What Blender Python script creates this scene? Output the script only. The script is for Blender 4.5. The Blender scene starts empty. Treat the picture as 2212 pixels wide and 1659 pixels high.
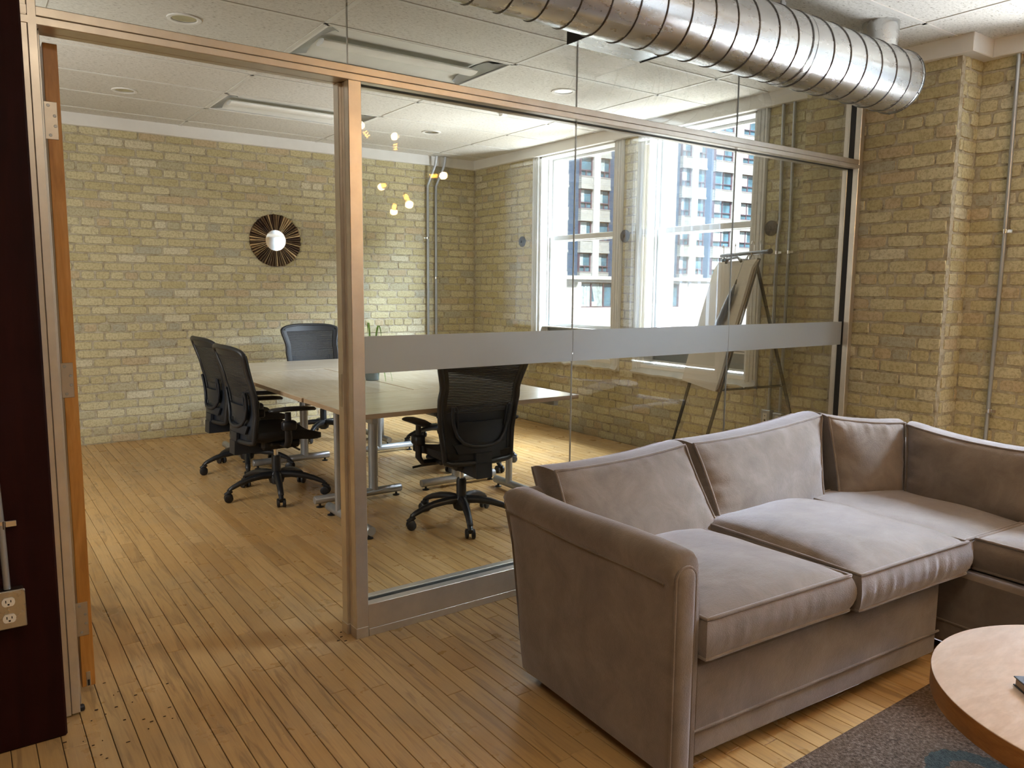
import bpy, math, random
from mathutils import Vector, Matrix
PI = math.pi
sc = bpy.context.scene
COL = sc.collection
# ------------------------------------------------------------------ camera, sky, sun, area lights, exposure
CAM = Vector((0, 0, 1.40))
YAW, PITCH, ROLL = math.radians(35.655), math.radians(7.115), math.radians(0.545)
F_PX, IW, IH = 1666.8, 2212, 1659
fw = Vector((math.sin(YAW)*math.cos(PITCH), math.cos(YAW)*math.cos(PITCH), -math.sin(PITCH)))
rt0 = Vector((math.cos(YAW), -math.sin(YAW), 0)); up0 = rt0.cross(fw)
rt = rt0*math.cos(ROLL) + up0*math.sin(ROLL); up = up0*math.cos(ROLL) - rt0*math.sin(ROLL)
cam = bpy.data.cameras.new('camera'); cam.sensor_fit = 'HORIZONTAL'; cam.sensor_width = 36.0
cam.lens = F_PX/IW*36.0; cam.clip_start = 0.05; cam.clip_end = 400
co = bpy.data.objects.new('camera', cam); COL.objects.link(co)
mw = Matrix.Identity(4)
for i in range(3):
    mw[i][0], mw[i][1], mw[i][2], mw[i][3] = rt[i], up[i], -fw[i], CAM[i]
co.matrix_world = mw
sc.camera = co

w = bpy.data.worlds.new('World'); sc.world = w; w.use_nodes = True
nt = w.node_tree; nt.nodes.clear()
sky = nt.nodes.new('ShaderNodeTexSky'); sky.sky_type = 'NISHITA'; sky.sun_disc = False
sky.sun_elevation = math.radians(48); sky.sun_rotation = math.radians(200); sky.air_density = 1.0
bg = nt.nodes.new('ShaderNodeBackground'); bg.inputs['Strength'].default_value = 0.16
wo = nt.nodes.new('ShaderNodeOutputWorld')
nt.links.new(sky.outputs[0], bg.inputs[0]); nt.links.new(bg.outputs[0], wo.inputs[0])

def lamp(name, kind, loc, energy, color, aim=None, size=None, size_y=None, radius=None, angle=None):
    l = bpy.data.lights.new(name, kind); l.energy = energy; l.color = color
    if kind == 'AREA':
        l.shape = 'RECTANGLE'; l.size = size; l.size_y = size_y or size
    if radius is not None: l.shadow_soft_size = radius
    if angle is not None: l.angle = angle
    o = bpy.data.objects.new(name, l); COL.objects.link(o); o.location = loc
    if aim is not None:
        o.rotation_euler = (Vector(aim)-Vector(loc)).to_track_quat('-Z', 'Y').to_euler()
    return o
lamp('sun', 'SUN', (0, 0, 30), 11.0, (1.0, 0.97, 0.92), aim=(14, 22, 0), angle=math.radians(0.6))
# daylight falling through the two meeting-room windows: open sky above, sunlit street below
lamp('sky_light', 'AREA', (8.2, 5.0, 6.2), 3000, (0.90, 0.96, 1.0), aim=(4.6, 5.0, 1.2), size=5.5, size_y=3.6)
lamp('street_bounce', 'AREA', (7.4, 5.0, -1.6), 1300, (1.0, 0.97, 0.90), aim=(4.6, 5.0, 1.6), size=5.0, size_y=3.0)
# added fill by the meeting room's left wall, unseen; no window stands there
lamp('side_fill_light', 'AREA', (-1.15, 5.0, 1.6), 60, (1.0, 0.98, 0.92), aim=(1.2, 7.4, 1.2), size=2.4, size_y=1.8)
# open sky above the street falling through the two lounge windows beside the sofa
lamp('lounge_sky_light', 'AREA', (8.2, 0.1, 6.0), 20000, (0.72, 0.84, 1.0), aim=(4.4, 0.1, 1.1), size=4.6, size_y=3.6)
lamp('lounge_street_bounce', 'AREA', (7.4, 0.1, -1.6), 6000, (0.95, 0.97, 1.0), aim=(4.6, 0.1, 1.6), size=4.6, size_y=3.0)
# added soft fill under the lounge ceiling, out of view; no fixtures there
lamp('lounge_fill_light', 'AREA', (0.1, 0.4, 2.76), 15, (1.0, 0.84, 0.64), aim=(0.1, 0.4, 0), size=1.2, size_y=0.6)
lamp('lounge_fill_light', 'AREA', (1.6, -1.9, 2.76), 14, (1.0, 0.84, 0.64), aim=(1.6, -1.9, 0), size=1.2, size_y=0.6)
vs = sc.view_settings
sc.display_settings.display_device = 'sRGB'
vs.view_transform = 'Standard'; vs.look = 'None'; vs.gamma = 1.0; vs.use_curve_mapping = False
vs.exposure = 0.72
cy = sc.cycles
cy.max_bounces = 10; cy.diffuse_bounces = 5; cy.glossy_bounces = 5; cy.transmission_bounces = 6
cy.transparent_max_bounces = 16; cy.caustics_reflective = False; cy.caustics_refractive = False
cy.sample_clamp_indirect = 4.0; cy.use_denoising = True

# ------------------------------------------------------------------ helpers
def V(*a): return Vector(a)
def project(p):
    d = Vector(p)-CAM; z = d.dot(fw)
    if z < 0.05: return None
    return (IW/2+F_PX*d.dot(rt)/z, IH/2-F_PX*d.dot(up)/z, z)

class MB:
    def __init__(s): s.v = []; s.f = []
    def add(s, vs, fs):
        n = len(s.v); s.v += [tuple(x) for x in vs]; s.f += [tuple(i+n for i in f) for f in fs]; return s
    def box(s, x0, x1, y0, y1, z0, z1):
        return s.add([(x0,y0,z0),(x1,y0,z0),(x1,y1,z0),(x0,y1,z0),(x0,y0,z1),(x1,y0,z1),(x1,y1,z1),(x0,y1,z1)],
                     [(0,3,2,1),(4,5,6,7),(0,1,5,4),(1,2,6,5),(2,3,7,6),(3,0,4,7)])
    def hexa(s, c):   # 8 corners in the box() order
        return s.add(c, [(0,3,2,1),(4,5,6,7),(0,1,5,4),(1,2,6,5),(2,3,7,6),(3,0,4,7)])
    def rbox(s, x0, x1, y0, y1, z0, z1, r=.006, ax=None):   # box with chamfered edges
        c = V((x0+x1)/2,(y0+y1)/2,(z0+z1)/2); h = V((x1-x0)/2,(y1-y0)/2,(z1-z0)/2)
        r = min(r, h.x*.9, h.y*.9, h.z*.9)
        vs = []; idx = {}
        for sx in (-1,1):
            for sy in (-1,1):
                for sz in (-1,1):
                    for k in range(3):
                        d = V(sx*(h.x-r), sy*(h.y-r), sz*(h.z-r)); d[k] = (sx,sy,sz)[k]*h[k]
                        idx[sx,sy,sz,k] = len(vs)
                        vs.append(c + (d if ax is None else ax[0]*d.x+ax[1]*d.y+ax[2]*d.z))
        fs = []
        for k in range(3):
            a, b = (k+1)%3, (k+2)%3
            for sgn in (-1,1):
                q = []
                for (p, t) in ((-1,-1),(1,-1),(1,1),(-1,1)):
                    t3 = [0,0,0]; t3[k] = sgn; t3[a] = p; t3[b] = t; q.append(idx[t3[0],t3[1],t3[2],k])
                fs.append(q if sgn > 0 else q[::-1])
            for p in (-1,1):
                for t in (-1,1):
                    t0 = [0,0,0]; t0[a] = p; t0[b] = t; t1 = list(t0); t0[k] = -1; t1[k] = 1
                    q = [idx[(*t0, a)], idx[(*t1, a)], idx[(*t1, b)], idx[(*t0, b)]]
                    fs.append(q if p*t < 0 else q[::-1])
        for sx in (-1,1):
            for sy in (-1,1):
                for sz in (-1,1):
                    q = [idx[sx,sy,sz,k] for k in range(3)]
                    fs.append(q if sx*sy*sz > 0 else q[::-1])
        return s.add(vs, fs)
    def tube(s, path, r, n=8, closed=False, cap=True, flat=1.0):
        P = [Vector(p) for p in path]; m = len(P)
        rr = r if isinstance(r, (list, tuple)) else [r]*m
        nrm = None; rings = []
        for i in range(m):
            t = (P[(i+1) % m]-P[i-1]) if closed else (P[min(i+1,m-1)]-P[max(i-1,0)])
            if t.length < 1e-9: t = V(0,0,1)
            t.normalize()
            if nrm is None:
                nrm = t.orthogonal().normalized()
                if abs(t.z) < .9: nrm = (V(0,0,1)-t*t.z).normalized()
            nrm = (nrm-t*nrm.dot(t)).normalized(); b = t.cross(nrm)
            rings.append([P[i]+nrm*rr[i]*math.cos(2*PI*k/n)*flat+b*rr[i]*math.sin(2*PI*k/n) for k in range(n)])
        return s.loft(rings, closed, cap)
    def loft(s, rings, closed=False, cap=True):
        m = len(rings); n = len(rings[0]); vs = [p for r in rings for p in r]; fs = []
        for i in range(m if closed else m-1):
            for k in range(n):
                j = (i+1) % m; l = (k+1) % n
                fs.append((i*n+k, i*n+l, j*n+l, j*n+k))
        if cap and not closed:
            fs.append(tuple(range(n))[::-1]); fs.append(tuple((m-1)*n+k for k in range(n)))
        return s.add(vs, fs)
    def cyl(s, p0, p1, r, n=16, r2=None):
        return s.tube([p0, p1], [r, r if r2 is None else r2], n)
    def lathe(s, prof, c, n=24, cap=True):
        return s.loft([[V(c[0]+r*math.cos(2*PI*k/n), c[1]+r*math.sin(2*PI*k/n), c[2]+z) for k in range(n)] for r, z in prof], False, cap)
    def slab(s, fn, nu, nv, th):   # closed sheet around the surface fn(u,v); th = thickness vector or function
        g = [[Vector(fn(i/nu, j/nv)) for j in range(nv+1)] for i in range(nu+1)]
        t = (lambda u, v: th) if not callable(th) else th
        h = [[g[i][j]+Vector(t(i/nu, j/nv)) for j in range(nv+1)] for i in range(nu+1)]
        N = (nu+1)*(nv+1); ix = lambda i, j: i*(nv+1)+j
        vs = [p for r in g for p in r]+[p for r in h for p in r]; fs = []
        for i in range(nu):
            for j in range(nv):
                a, b, c, d = ix(i,j), ix(i+1,j), ix(i+1,j+1), ix(i,j+1)
                fs.append((a,b,c,d)); fs.append((N+d,N+c,N+b,N+a))
        for i in range(nu):
            fs.append((ix(i,0), N+ix(i,0), N+ix(i+1,0), ix(i+1,0)))
            fs.append((ix(i+1,nv), N+ix(i+1,nv), N+ix(i,nv), ix(i,nv)))
        for j in range(nv):
            fs.append((ix(0,j+1), N+ix(0,j+1), N+ix(0,j), ix(0,j)))
            fs.append((ix(nu,j), N+ix(nu,j), N+ix(nu,j+1), ix(nu,j+1)))
        return s.add(vs, fs)
    def mesh(s, name, mat, smooth=None, off=None):
        me = bpy.data.meshes.new(name)
        vs = s.v if off is None else [(a-off[0], b-off[1], c-off[2]) for a, b, c in s.v]
        me.from_pydata(vs, [], s.f); me.update()
        if mat is not None: me.materials.append(mat)
        if smooth is not None:
            me.polygons.foreach_set('use_smooth', [True]*len(me.polygons))
            me.set_sharp_from_angle(angle=math.radians(smooth))
        me.validate()
        return me
    def build(s, name, mat, parent=None, smooth=None, world=False, loc=None):
        off = None
        if world and parent is not None:
            off = Vector((0,0,0)); p = parent
            while p: off += p.location; p = p.parent
        if loc is not None: off = Vector(loc)
        o = bpy.data.objects.new(name, s.mesh(name, mat, smooth, off)); COL.objects.link(o)
        if loc is not None: o.location = loc
        if parent is not None: o.parent = parent
        return o
def tag(o, label=None, cat=None, group=None, kind=None):
    if label: o['label'] = label
    if cat: o['category'] = cat
    if group: o['group'] = group
    if kind: o['kind'] = kind
    return o
def thing(name, label, cat, loc=(0,0,0), rz=0, group=None, kind=None):
    o = bpy.data.objects.new(name, None); COL.objects.link(o); o.location = loc; o.rotation_euler = (0,0,rz)
    o.empty_display_size = .1
    return tag(o, label, cat, group, kind)
def dup(root, loc, rz, label):
    r = root.copy(); COL.objects.link(r); r.location = loc; r.rotation_euler = (0,0,rz); r['label'] = label
    for ch in list(root.children):
        c = ch.copy(); COL.objects.link(c); c.parent = r
        for g in ch.children:
            d = g.copy(); COL.objects.link(d); d.parent = c
    return r
def lerp(a, b, t): return a+(b-a)*t
def interp(tab, x):
    if x <= tab[0][0]: return tab[0][1]
    for (x0, y0), (x1, y1) in zip(tab, tab[1:]):
        if x <= x1: return lerp(y0, y1, (x-x0)/(x1-x0))
    return tab[-1][1]

# ------------------------------------------------------------------ materials
class NT:
    def __init__(s, name):
        s.m = bpy.data.materials.new(name); s.m.use_nodes = True; s.t = s.m.node_tree; s.t.nodes.clear()
        s.out = s.t.nodes.new('ShaderNodeOutputMaterial')
    def n(s, typ, **kw):
        x = s.t.nodes.new(typ)
        for k, v in kw.items(): setattr(x, k, v)
        return x
    def l(s, a, b): s.t.links.new(a, b)
    def bsdf(s, **kw):
        b = s.n('ShaderNodeBsdfPrincipled')
        for k, v in kw.items():
            b.inputs[k.replace('_', ' ')].default_value = v
        s.l(b.outputs[0], s.out.inputs[0]); return b
    def coord(s, which='Object', scale=(1,1,1)):
        tc = s.n('ShaderNodeTexCoord'); mp = s.n('ShaderNodeMapping'); mp.inputs['Scale'].default_value = scale
        s.l(tc.outputs[which], mp.inputs[0]); return mp.outputs[0]
    def noise(s, vec, scale, detail=4, rough=.6, dist=0):
        x = s.n('ShaderNodeTexNoise'); x.inputs['Scale'].default_value = scale; x.inputs['Detail'].default_value = detail
        x.inputs['Roughness'].default_value = rough; x.inputs['Distortion'].default_value = dist
        if vec is not None: s.l(vec, x.inputs['Vector'])
        return x.outputs['Fac']
    def ramp(s, fac, stops, interp='LINEAR'):
        r = s.n('ShaderNodeValToRGB'); r.color_ramp.interpolation = interp
        e = r.color_ramp.elements
        while len(e) < len(stops): e.new(.5)
        for el, (p, c) in zip(e, stops): el.position = p; el.color = (*c, 1) if len(c) == 3 else c
        s.l(fac, r.inputs[0]); return r.outputs[0]
    def mix(s, fac, a, b, blend='MIX'):
        x = s.n('ShaderNodeMix', data_type='RGBA', blend_type=blend)
        for i, q in ((0, fac), (6, a), (7, b)):
            if hasattr(q, 'links') or hasattr(q, 'is_linked'): s.l(q, x.inputs[i])
            else: x.inputs[i].default_value = q if i == 0 else (*q, 1)
        return x.outputs[2]
    def math(s, op, a, b=0.0):
        x = s.n('ShaderNodeMath', operation=op)
        for i, q in enumerate((a, b)):
            if hasattr(q, 'is_linked'): s.l(q, x.inputs[i])
            else: x.inputs[i].default_value = q
        return x.outputs[0]
    def rnd(s):   # a random value per object and per loose piece
        a = s.n('ShaderNodeObjectInfo').outputs['Random']; g = s.n('ShaderNodeNewGeometry').outputs['Random Per Island']
        return s.math('FRACT', s.math('ADD', a, s.math('MULTIPLY', g, 7.31)))
    def bump(s, b, h, strength=.3, dist=.01):
        x = s.n('ShaderNodeBump'); x.inputs['Strength'].default_value = strength; x.inputs['Distance'].default_value = dist
        s.l(h, x.inputs['Height']); s.l(x.outputs[0], b.inputs['Normal'])

def simple(name, col, rough=.5, metal=0.0, var=.06, scale=6, bump=0, spec=.5):
    m = NT(name); b = m.bsdf(Roughness=rough, Metallic=metal); b.inputs['Specular IOR Level'].default_value = spec
    nz = m.noise(m.coord(), scale, 5)
    c0 = tuple(x*(1-var) for x in col); c1 = tuple(min(1, x*(1+var)) for x in col)
    m.l(m.ramp(nz, [(.3, c0), (.7, c1)]), b.inputs['Base Color'])
    if bump: m.bump(b, m.noise(m.coord(), scale*12, 3), bump, .002)
    return m.m

def brick_mat():
    m = NT('buff_brick'); b = m.bsdf(Roughness=.85); b.inputs['Specular IOR Level'].default_value = .25
    r = m.rnd()
    base = m.ramp(r, [(0, (.50,.435,.245)), (.16, (.53,.47,.275)), (.30, (.45,.385,.20)), (.42, (.57,.515,.325)), (.55, (.51,.445,.25)),
                      (.66, (.49,.385,.24)), (.74, (.55,.49,.295)), (.84, (.43,.39,.255)), (.90, (.60,.555,.40)), (.96, (.38,.365,.285))], 'CONSTANT')
    g = m.n('ShaderNodeNewGeometry').outputs['Position']
    big = m.noise(g, 9, 4, .6); fine = m.noise(g, 60, 3, .7); pit = m.noise(g, 130, 2, .5)
    c = m.mix(m.math('MULTIPLY', big, .35), base, (.62,.57,.40))
    c = m.mix(m.ramp(fine, [(.38, (.45,)*3), (.55, (0,)*3)]), c, (.24,.185,.09))
    c = m.mix(m.ramp(pit, [(.70, (0,)*3), (.76, (.8,)*3)]), c, (.08,.06,.04))
    m.l(c, b.inputs['Base Color'])
    m.bump(b, m.math('ADD', fine, m.math('MULTIPLY', pit, -.6)), .5, .004)
    return m.m
def mortar_mat():
    m = NT('lime_mortar'); b = m.bsdf(Roughness=.95); b.inputs['Specular IOR Level'].default_value = .1
    g = m.n('ShaderNodeNewGeometry').outputs['Position']
    c = m.ramp(m.noise(g, 24, 5, .7), [(.30, (.17,.135,.085)), (.42, (.36,.31,.215)), (.70, (.52,.475,.37))])
    m.l(c, b.inputs['Base Color']); m.bump(b, m.noise(g, 90, 3), .6, .006)
    return m.m
def plank_mat():
    m = NT('maple_plank'); b = m.bsdf(Roughness=.33); b.inputs['Specular IOR Level'].default_value = .5
    r = m.rnd()
    base = m.ramp(r, [(0, (.50,.300,.112)), (.2, (.57,.355,.142)), (.4, (.45,.262,.095)), (.55, (.54,.330,.128)), (.75, (.60,.385,.168)), (1, (.475,.285,.105))])
    tc = m.n('ShaderNodeNewGeometry').outputs['Position']
    ofs = m.n('ShaderNodeCombineXYZ'); m.l(m.math('MULTIPLY', r, 31.7), ofs.inputs[0]); m.l(m.math('MULTIPLY', r, 17.3), ofs.inputs[1])
    ad = m.n('ShaderNodeVectorMath', operation='ADD'); m.l(tc, ad.inputs[0]); m.l(ofs.outputs[0], ad.inputs[1])
    mp = m.n('ShaderNodeMapping'); mp.inputs['Scale'].default_value = (26, 2.0, 10); m.l(ad.outputs[0], mp.inputs[0])
    mp2 = m.n('ShaderNodeMapping'); mp2.inputs['Scale'].default_value = (120, 4.5, 20); m.l(ad.outputs[0], mp2.inputs[0])
    gr = m.noise(mp.outputs[0], 1.0, 5, .62, 1.2); fg = m.noise(mp2.outputs[0], 1.0, 3, .6, .4)
    c = m.mix(m.ramp(gr, [(.52, (0,)*3), (.66, (.62,)*3), (.74, (.1,)*3)]), base, (.21,.115,.042))
    c = m.mix(m.ramp(fg, [(.35, (.25,)*3), (.6, (0,)*3)]), c, (.30,.18,.075))
    dirt = m.noise(tc, 2.3, 6, .65)
    c = m.mix(m.ramp(dirt, [(.45, (0,)*3), (.75, (.38,)*3)]), c, (.30,.235,.15))
    m.l(c, b.inputs['Base Color'])
    m.l(m.ramp(m.noise(tc, 6, 4), [(.3, (.24,)*3), (.7, (.42,)*3)]), b.inputs['Roughness'])
    m.bump(b, fg, .12, .002)
    return m.m
def tile_mat():
    m = NT('ceiling_tile'); b = m.bsdf(Roughness=.9); b.inputs['Specular IOR Level'].default_value = .2
    g = m.n('ShaderNodeNewGeometry').outputs['Position']
    mp = m.n('ShaderNodeMapping'); mp.inputs['Scale'].default_value = (1, 2.2, 1); m.l(g, mp.inputs[0])
    f = m.noise(mp.outputs[0], 46, 5, .75, .6)
    c = m.ramp(f, [(.34, (.24,.22,.18)), (.42, (.58,.565,.52)), (.6, (.68,.665,.62))])
    m.l(c, b.inputs['Base Color']); m.bump(b, f, .35, .004)
    return m.m
def wood_mat(name, c0, c1, c2, scale=(14, 14, 1.2), rough=.35, spec=.5):
    m = NT(name); b = m.bsdf(Roughness=rough); b.inputs['Specular IOR Level'].default_value = spec
    v = m.coord('Object', scale)
    c = m.ramp(m.noise(v, 1.6, 6, .6, 1.4), [(.28, c0), (.5, c1), (.72, c2)])
    c = m.mix(m.ramp(m.noise(m.coord('Object', tuple(x*5 for x in scale)), 1.5, 3), [(.4, (.22,)*3), (.62, (0,)*3)]), c, tuple(x*.7 for x in c0))
    m.l(c, b.inputs['Base Color']); return m.m
def metal_mat(name, col, rough, metal=1.0, brushed=None, blotch=.08):
    m = NT(name); b = m.bsdf(Metallic=metal, Roughness=rough)
    nz = m.noise(m.coord('Object', brushed or (3,3,3)), 3, 5, .65)
    m.l(m.ramp(nz, [(.3, tuple(x*.86 for x in col)), (.7, col)]), b.inputs['Base Color'])
    m.l(m.ramp(nz, [(.3, (rough+blotch,)*3), (.7, (max(.05, rough-blotch),)*3)]), b.inputs['Roughness'])
    return m.m
def sofa_mat():
    m = NT('taupe_microfibre'); b = m.bsdf(Roughness=.82); b.inputs['Specular IOR Level'].default_value = .2
    b.inputs['Sheen Weight'].default_value = .75; b.inputs['Sheen Roughness'].default_value = .45
    b.inputs['Sheen Tint'].default_value = (.82,.81,.90,1)
    g = m.coord('Object')
    c = m.ramp(m.noise(g, 7, 6, .65, .5), [(.3, (.145,.112,.083)), (.5, (.185,.145,.110)), (.72, (.235,.19,.150))])
    m.l(c, b.inputs['Base Color'])
    m.bump(b, m.math('ADD', m.noise(g, 260, 2), m.math('MULTIPLY', m.noise(g, 11, 3), 2.2)), .22, .006)
    return m.m
def glass_mat(name, tint, k=1.0, rough=0.0):
    m = NT(name)
    tr = m.n('ShaderNodeBsdfTransparent'); tr.inputs[0].default_value = (*tint, 1)
    gl = m.n('ShaderNodeBsdfGlossy'); gl.inputs['Roughness'].default_value = rough
    fr = m.n('ShaderNodeFresnel'); fr.inputs[0].default_value = 1.5
    mx = m.n('ShaderNodeMixShader'); m.l(m.math('MULTIPLY', fr.outputs[0], k), mx.inputs[0])
    m.l(tr.outputs[0], mx.inputs[1]); m.l(gl.outputs[0], mx.inputs[2]); m.l(mx.outputs[0], m.out.inputs[0])
    return m.m
def frost_mat():
    m = NT('frosted_film')
    d = m.n('ShaderNodeBsdfDiffuse'); d.inputs[0].default_value = (.80,.85,.90,1)
    t = m.n('ShaderNodeBsdfTranslucent'); t.inputs[0].default_value = (.86,.92,.97,1)
    f = m.n('ShaderNodeBsdfRefraction'); f.inputs[0].default_value = (.86,.93,1.0,1); f.inputs['Roughness'].default_value = .62; f.inputs['IOR'].default_value = 1.35
    a = m.n('ShaderNodeMixShader'); a.inputs[0].default_value = .55
    m.l(d.outputs[0], a.inputs[1]); m.l(t.outputs[0], a.inputs[2])
    g = m.n('ShaderNodeMixShader'); g.inputs[0].default_value = .35
    m.l(a.outputs[0], g.inputs[1]); m.l(f.outputs[0], g.inputs[2])
    gl = m.n('ShaderNodeBsdfGlossy'); gl.inputs['Roughness'].default_value = .38
    fr = m.n('ShaderNodeFresnel'); fr.inputs[0].default_value = 1.5
    c = m.n('ShaderNodeMixShader'); m.l(m.math('ADD', fr.outputs[0], .10), c.inputs[0])
    m.l(g.outputs[0], c.inputs[1]); m.l(gl.outputs[0], c.inputs[2]); m.l(c.outputs[0], m.out.inputs[0])
    return m.m
def blind_mat():
    m = NT('white_blind_cloth')
    d = m.n('ShaderNodeBsdfDiffuse'); d.inputs[0].default_value = (.84,.86,.88,1)
    t = m.n('ShaderNodeBsdfTranslucent'); t.inputs[0].default_value = (.86,.90,.95,1)
    a = m.n('ShaderNodeMixShader'); a.inputs[0].default_value = .62
    m.l(d.outputs[0], a.inputs[1]); m.l(t.outputs[0], a.inputs[2]); m.l(a.outputs[0], m.out.inputs[0]); return m.m
def mesh_fabric_mat():
    m = NT('chair_mesh'); b = m.n('ShaderNodeBsdfPrincipled'); b.inputs['Base Color'].default_value = (.010,.011,.014,1); b.inputs['Roughness'].default_value = .6
    tr = m.n('ShaderNodeBsdfTransparent')
    wv = m.n('ShaderNodeTexWave', bands_direction='Z'); wv.inputs['Scale'].default_value = 34
    m.l(m.coord('Object'), wv.inputs['Vector'])
    mx = m.n('ShaderNodeMixShader'); m.l(m.ramp(wv.outputs['Fac'], [(.3, (.02,)*3), (.8, (.34,)*3)]), mx.inputs[0])
    m.l(b.outputs[0], mx.inputs[1]); m.l(tr.outputs[0], mx.inputs[2]); m.l(mx.outputs[0], m.out.inputs[0])
    return m.m
def emit_mat(name, col, s):
    m = NT(name); e = m.n('ShaderNodeEmission'); e.inputs[0].default_value = (*col, 1); e.inputs[1].default_value = s
    m.l(e.outputs[0], m.out.inputs[0]); return m.m
def rug_mat():
    m = NT('rug_pile'); b = m.bsdf(Roughness=.95); b.inputs['Specular IOR Level'].default_value = .1
    g = m.n('ShaderNodeNewGeometry').outputs['Position']
    c = m.ramp(m.noise(g, 95, 3, .7), [(.32, (.050,.034,.024)), (.5, (.125,.085,.062)), (.68, (.235,.175,.135))])
    c = m.mix(m.ramp(m.noise(g, 5, 4), [(.4, (0,)*3), (.7, (.45,)*3)]), c, (.09,.055,.03))
    wob = m.noise(g, 26, 3, .6)
    teal = None
    # woven scrollwork: rings and arcs printed in the pile, at their places on the rug
    for (x, y, r, wd) in RUG_CURLS:
        vm = m.n('ShaderNodeVectorMath', operation='DISTANCE'); m.l(g, vm.inputs[0]); vm.inputs[1].default_value = (x, y, .012)
        dd = m.math('ABSOLUTE', m.math('SUBTRACT', vm.outputs['Value'], r))
        dd = m.math('ADD', dd, m.math('MULTIPLY', m.math('SUBTRACT', wob, .5), .05))
        k = m.math('LESS_THAN', dd, wd)
        teal = k if teal is None else m.math('MAXIMUM', teal, k)
    tc = m.ramp(m.noise(g, 70, 3, .7), [(.3, (.018,.032,.036)), (.7, (.060,.085,.085))])
    c = m.mix(m.math('MULTIPLY', teal, .82), c, tc)
    m.l(c, b.inputs['Base Color']); m.bump(b, m.noise(g, 240, 2), .8, .008)
    return m.m
def facade_mat(name, base, lines=None, rough=.8):
    m = NT(name); b = m.bsdf(Roughness=rough); b.inputs['Specular IOR Level'].default_value = .2
    nz = m.noise(m.coord('Object'), 3, 4)
    c = m.ramp(nz, [(.3, tuple(x*.88 for x in base)), (.7, base)])
    if lines:
        bt = m.n('ShaderNodeTexBrick'); bt.inputs['Scale'].default_value = lines; bt.inputs['Mortar Size'].default_value = .03
        bt.inputs['Color1'].default_value = (1,1,1,1); bt.inputs['Color2'].default_value = (.85,.85,.85,1); bt.inputs['Mortar'].default_value = (.6,.6,.6,1)
        mp = m.n('ShaderNodeMapping'); mp.inputs['Rotation'].default_value = (PI/2, 0, 0)
        tc = m.n('ShaderNodeTexCoord'); m.l(tc.outputs['Object'], mp.inputs[0]); m.l(mp.outputs[0], bt.inputs['Vector'])
        c = m.mix(1.0, c, bt.outputs['Color'], 'MULTIPLY')
    m.l(c, b.inputs['Base Color']); return m.m

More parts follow.
